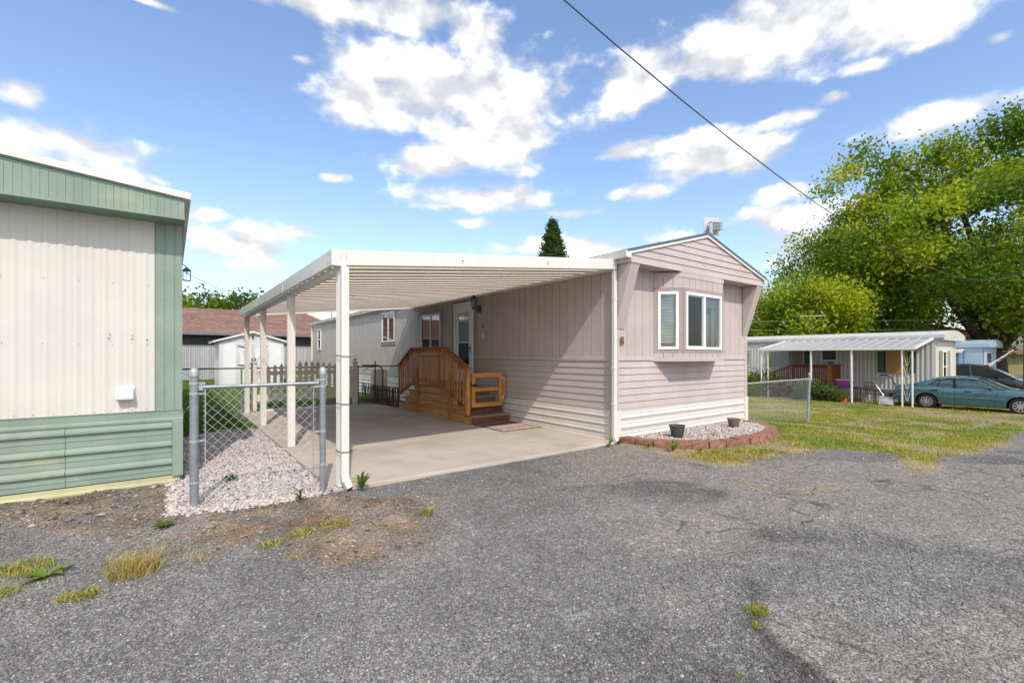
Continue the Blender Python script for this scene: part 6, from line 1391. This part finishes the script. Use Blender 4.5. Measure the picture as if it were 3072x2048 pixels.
        for wx in (0, wb):
            yo = s*(hw-.02); wl_ = MB(); prof = [(Rw*.64, -.09), (Rw*.9, -.10), (Rw, -.07), (Rw, .07), (Rw*.9, .10), (Rw*.64, .09)]
            N = 28; vs = [(wx+r*math.cos(2*math.pi*k/N), yo-s*.10+y, Rw+r*math.sin(2*math.pi*k/N)) for r, y in prof for k in range(N)]
            ty = wl_.add(vs, [(i*N+k, i*N+(k+1) % N, (i+1)*N+(k+1) % N, (i+1)*N+k) for i in range(5) for k in range(N)])
            wh = bpy.data.objects.new('wheel', None); link(wh, c); wh['_local'] = 1
            ty.build('tyre', MATS['rubber'], wh, smooth=True)
            rm = MB(); yy = yo-s*.02
            for r0, r1, y0 in ((Rw*.56, Rw*.66, 0), (Rw*.0, Rw*.18, .01)):
                vs = [(wx+r*math.cos(2*math.pi*k/N), yy+s*(y0+dy), Rw+r*math.sin(2*math.pi*k/N)) for r, dy in ((r0, 0), (r1, 0), (r1, -.05)) for k in range(N)]
                rm.add(vs, [(i*N+k, i*N+(k+1) % N, (i+1)*N+(k+1) % N, (i+1)*N+k) for i in range(2) for k in range(N)])
            for k in range(P['spokes']):
                a = 2*math.pi*k/P['spokes']+.2; p = Vector((wx+Rw*.14*math.cos(a), yy-s*.0, Rw+Rw*.14*math.sin(a))); q = Vector((wx+Rw*.6*math.cos(a), yy-s*.005, Rw+Rw*.6*math.sin(a))); rm.bar(p, q, Rw*.13, .02, (0, 1, 0)) if False else rm.bar(p, q, .02, Rw*.14, (math.cos(a+1.57), 0, math.sin(a+1.57)))
            rm.build('rim', MATS['alloy'], wh)
            MB().add([(wx+Rw*.62*math.cos(2*math.pi*k/N), yy-s*.06, Rw+Rw*.62*math.sin(2*math.pi*k/N)) for k in range(N)], [tuple(range(N))]).build('brake', MATS['car_under'], wh)
    MB().box(xr-.04, xr+.1, -hw*.86, hw*.86, sill+.12, sill+.34).build('rear_bumper', paint, c, bevel=.03)
    MB().box(xf-.12, xf+.03, -hw*.72, hw*.72, sill+.05, sill+.28).build('front_bumper', paint, c, bevel=.03)
    return c
build_car('sedan', 'teal green sedan parked on the grass in front of the trailer', (26.4, 5.12, -.82), -math.pi/2, dict(
    paint='car_teal', trim='car_teal_trim', glass='car_glass', ends=(-1.08, 3.62), wb=2.66, hw=.87, rw=.315, sill=.24, deck=[(-1.08, .82), (-1.0, .93), (-.45, .985), (0, .97), (.9, .93), (2.0, .935), (2.3, .925), (3.0, .84), (3.45, .74), (3.62, .62)],
    roof=[(-.55, .985), (-.1, 1.16), (.28, 1.31), (.7, 1.365), (1.2, 1.37), (1.5, 1.335), (1.9, 1.14), (2.3, .94)], roofw=.58, roofspan=(.22, 1.52), pillars=[(-.20, .24, .42, .16, 'p'), (.86, .80, .09, .08, 'car_under'), (.32, .42, .03, .03, 'car_under'), (2.2, 1.5, .09, .07, 'p')],
    mould=.56, belt=.93, doors=[(.86, .0, 0), (1.98, .10, 0), (.02, .12, 0)], handles=[.15, 1.15], mirror=1.86, tail=.80, spokes=9))
build_car('minivan', 'black minivan parked between the two trailers', (38.5, 7.3, -.93), -math.pi/2, dict(
    paint='car_black', trim='car_under', glass='van_glass', ends=(-1.05, 4.0), wb=3.05, hw=.98, rw=.34, sill=.28, deck=[(-1.05, .7), (-.98, 1.12), (0, 1.12), (2.0, 1.10), (3.1, 1.08), (3.5, .98), (3.9, .86), (4.0, .6)],
    roof=[(-1.0, 1.12), (-.85, 1.72), (-.3, 1.82), (1.5, 1.84), (2.2, 1.78), (2.9, 1.4), (3.45, 1.04)], roofw=.72, roofspan=(-.86, 2.25), pillars=[(-.85, -.78, .25, .2, 'p'), (.55, .55, .10, .10, 'p'), (1.75, 1.65, .10, .09, 'p'), (3.3, 2.25, .09, .08, 'p')],
    mould=.5, belt=1.10, doors=[(1.72, 0, 0), (2.95, .05, 0), (.5, 0, 0)], handles=[1.2, 2.0], mirror=2.75, tail=1.0, spokes=7))

# ------------------------------------------------------------------ blue trailer, far houses, flag, poles and wires
bt = thing('blue_trailer_home', 'light blue trailer home with curved white roof edge behind the minivan', 'mobile home', (44.8, 12, -.95))
def build_blue():
    X0, X1, Y0, Y1 = 42.5, 47.0, 5.7, 20; z = -.97
    box('wall_core', MATS['blue_paint'], bt, X0+.05, X1-.05, Y0+.05, Y1, z, 1.95)
    ribbed(bt, 'wall_sheet', MATS['blue_paint'], (X0, Y1), (X0, Y0+.9), z, 1.95, .3, .05); MB().box(X0-.03, X0+.04, Y0, Y0+.9, z, 1.95).build('corner_panel', MATS['blue_light'], bt)
    MB().box(X0-.03, X1, Y0-.03, Y0+.02, z, 1.95).build('end_wall', MATS['blue_light'], bt)
    curved_roof(bt, X0, X1, Y0-.2, Y1, 1.95, 2.48, MATS['blue_light'], .14)
    MB().box(X0-.2, X0-.15, Y0+2.0, Y1, 2.02, 2.12).build('roof_edge', MATS['trailer_roof'], bt)
    MB().prism([(0, 0), (-.9, -.22), (-.9, -.30), (0, -.08)], (X0-.03, Y0+.9, 1.86), (1, 0, 0), (0, 0, 1), (0, 5.2, 0)).build('awning', MATS['awning_beige'], bt)
    flat_window(bt, 'y', Y0-.03, X0+1.6, X0+2.6, .0, 1.25, 'glass_dark', fw=.14)
    MB().box(X0+1.04, X0+1.2, Y0-.2, Y0-.03, .95, 1.55).build('wall_lamp', MATS['pot_dark'], bt)
build_blue()
fh = thing('brown_house', 'brown-roofed house with olive garage door at the far right', 'house', (66, 10, -1))
def build_far_house():
    MB().box(56, 90, 8.0, 20, -1, 1.55).build('wall', MATS['olive_wall'], fh)
    gd = MB().box(62.2, 67.4, 7.94, 7.995, -1, 1.35).build('garage_door', MATS['olive_wall'], fh)
    for i in range(5): MB().box(62.3, 67.3, 7.90, 7.938, -.95+i*.46, -.52+i*.46).build('door_panel', MATS['olive_wall'], gd)
    rf = MB().prism([(6.9, 1.5), (12.5, 3.6), (20.5, 1.5)], (55.5, 0, 0), (0, 1, 0), (0, 0, 1), (36, 0, 0)).build('roof', MATS['brown_roof'], fh)
    n = 12
    for i in range(n):
        t0, t1 = i/n, (i+1)/n; MB().add([(55.5, 6.9+5.6*t0-.02, 1.57+2.1*t0), (91.5, 6.9+5.6*t0-.02, 1.57+2.1*t0), (91.5, 6.9+5.6*t1, 1.53+2.1*t1), (55.5, 6.9+5.6*t1, 1.53+2.1*t1), (55.5, 6.9+5.6*t0-.02, 1.5+2.1*t0), (91.5, 6.9+5.6*t0-.02, 1.5+2.1*t0)], [(0, 1, 2, 3), (4, 5, 1, 0)]).build('shingle', MATS['brown_roof'], rf)
    up = MB().box(57, 88, 13, 19, 1.5, 4.6).build('upper_wall', MATS['brick_roof'], fh)
    for i in range(10): MB().box(57, 88, 12.94, 12.995, 2.8+i*.18, 2.95+i*.18).build('siding_board', MATS['brick_roof'], up)
    MB().box(67.5, 69, 12.88, 12.935, 4.2, 4.4).build('vent', MATS['win_white'], up); MB().box(66.2, 67.6, 12.88, 12.935, 3.3, 3.75).build('upper_window', MATS['win_white'], up)
    MB().prism([(12, 4.5), (16, 5.6), (20, 4.5)], (56.5, 0, 0), (0, 1, 0), (0, 0, 1), (32, 0, 0)).build('upper_roof', MATS['brown_roof'], fh)
build_far_house()
def flag():
    fl = thing('flag', 'folded United States flag on a slanted white staff by the blue trailer', 'flag', (40.5, 4.8, -.9))
    A, Bp = Vector((40.0, 5.15, .82)), Vector((41.2, 4.28, 1.72)); MB().tube([A-(Bp-A)*1.9, Bp], .016, 8).lathe([(0, -.04), (.04, 0), (0, .05)], Bp, 8).build('staff', MATS['win_white'], fl)
    def cloth(s0, s1, v0, v1, mat, nm, n=12):   # s along staff, v down the furled drop
        vs = []
        for i in range(n+1):
            for j in range(7):
                s = s0+(s1-s0)*i/n; v = v0+(v1-v0)*j/6; p = A.lerp(Bp, s); vs.append((p.x-.35*v+.06*math.sin(v*9+s*4), p.y+.45*v, p.z-.62*v+.05*math.sin(s*14)))
        MB().add(vs, [(i*7+j, i*7+j+1, (i+1)*7+j+1, (i+1)*7+j) for i in range(n) for j in range(6)]).build(nm, mat, fl, smooth=True)
    cloth(.38, .86, .0, .42, MATS['flag_blue'], 'canton')
    for k in range(9): a = -.22+k*.067; cloth(a, a+.064, .0, .5, MATS['flag_red' if k % 2 == 0 else 'flag_white'], 'stripe', 3)
    for k in range(5): a = .42+.04*k; cloth(.3, .8, a, a+.038, MATS['flag_red' if k % 2 == 0 else 'flag_white'], 'stripe', 8)
    st = MB()
    for i in range(6):
        for j in range(3):
            s = .43+i*.075; v = .06+j*.12; p = A.lerp(Bp, s); c = Vector((p.x-.35*v+.06*math.sin(v*9+s*4), p.y+.45*v, p.z-.62*v+.05*math.sin(s*14)))+Vector((-.02, -.015, 0))
            pts = [c+(Vector((.596*-.0, 0, 1))*math.sin(a)+Vector((.6, -.8, 0))*math.cos(a))*(.030 if q % 2 == 0 else .013) for q, a in enumerate(np.linspace(math.pi/2, 2.5*math.pi, 11)[:-1])]
            st.add(pts, [tuple(range(10))])
    st.build('stars', MATS['flag_white'], fl)
flag()
up_ = thing('utility_pole', 'brown wooden utility pole at the right edge of the view', 'pole', (35.2, 3.15, -.95))
MB().tube([(35.2, 3.15, -1.2), (35.2, 3.15, 7.2)], [.15, .12], 12).build('shaft', MATS['pole_wood'], up_, smooth=True)
MB().tube([(35.06, 3.25, 5.7), (35.2, 3.15, 5.7)], .04, 8).build('insulator', MATS['plastic_grey'], up_)
def wire(label, pts, r, mat='cable'):
    P = []
    for a, b in zip(pts[:-1], pts[1:]):
        for t in np.linspace(0, 1, 9)[:-1]: P.append(Vector(a).lerp(Vector(b), t))
    P.append(Vector(pts[-1])); return tag(MB().tube(P, r, 6, False).build('overhead_wire', MATS[mat], None, smooth=True), label, 'wire')
def plan(X, d, z): return (.803*X+.596*d, -.596*X+.803*d, z)
def catenary(A, B, low, n=14):
    A, B = Vector(A), Vector(B); return [A.lerp(B, t)+Vector((0, 0, -4*low*t*(1-t))) for t in np.linspace(0, 1, n)]
wire('thick overhead service cable sweeping down across the sky to the pole', catenary(plan(-3.74, 3, 7.5), (35.06, 3.25, 5.7), 2.28, 24), .010)
wire('upper thin utility wire crossing before the trees at right', catenary(plan(8, 36, 4.1), plan(46, 33.5, 4.25), .15), .014, 'cable_grey')
wire('lower thin utility wire crossing before the trees at right', catenary(plan(8, 36, 3.5), plan(46, 33.5, 3.55), .2), .012, 'cable_grey')
wire('thin wire in the sky beside the green mobile home', catenary((-1.0, 30, 6.8), (8, 60, 7.5), .4), .018)
# distant hills
def hills():
    V = []; F = []; n = 60
    for i in range(n):
        a = math.radians(-60+i*200/(n-1)); d = 1100; h = 36+18*math.sin(a*5)+10*math.sin(a*11+1)
        for r, z in ((d-250, -6), (d-120, h*.55), (d, h), (d+200, -6)): V.append((r*math.sin(a), r*math.cos(a), z))
    for i in range(n-1):
        for k in range(3): q = i*4+k; F.append((q, q+1, q+5, q+4))
    tag(np_mesh('hills', np.array(V), np.array(F), MATS['hill'], smooth=True), 'distant low brown hills', 'hills', kind='structure')
hills()
for o in bpy.data.objects:
    if '_local' in o: del o['_local']
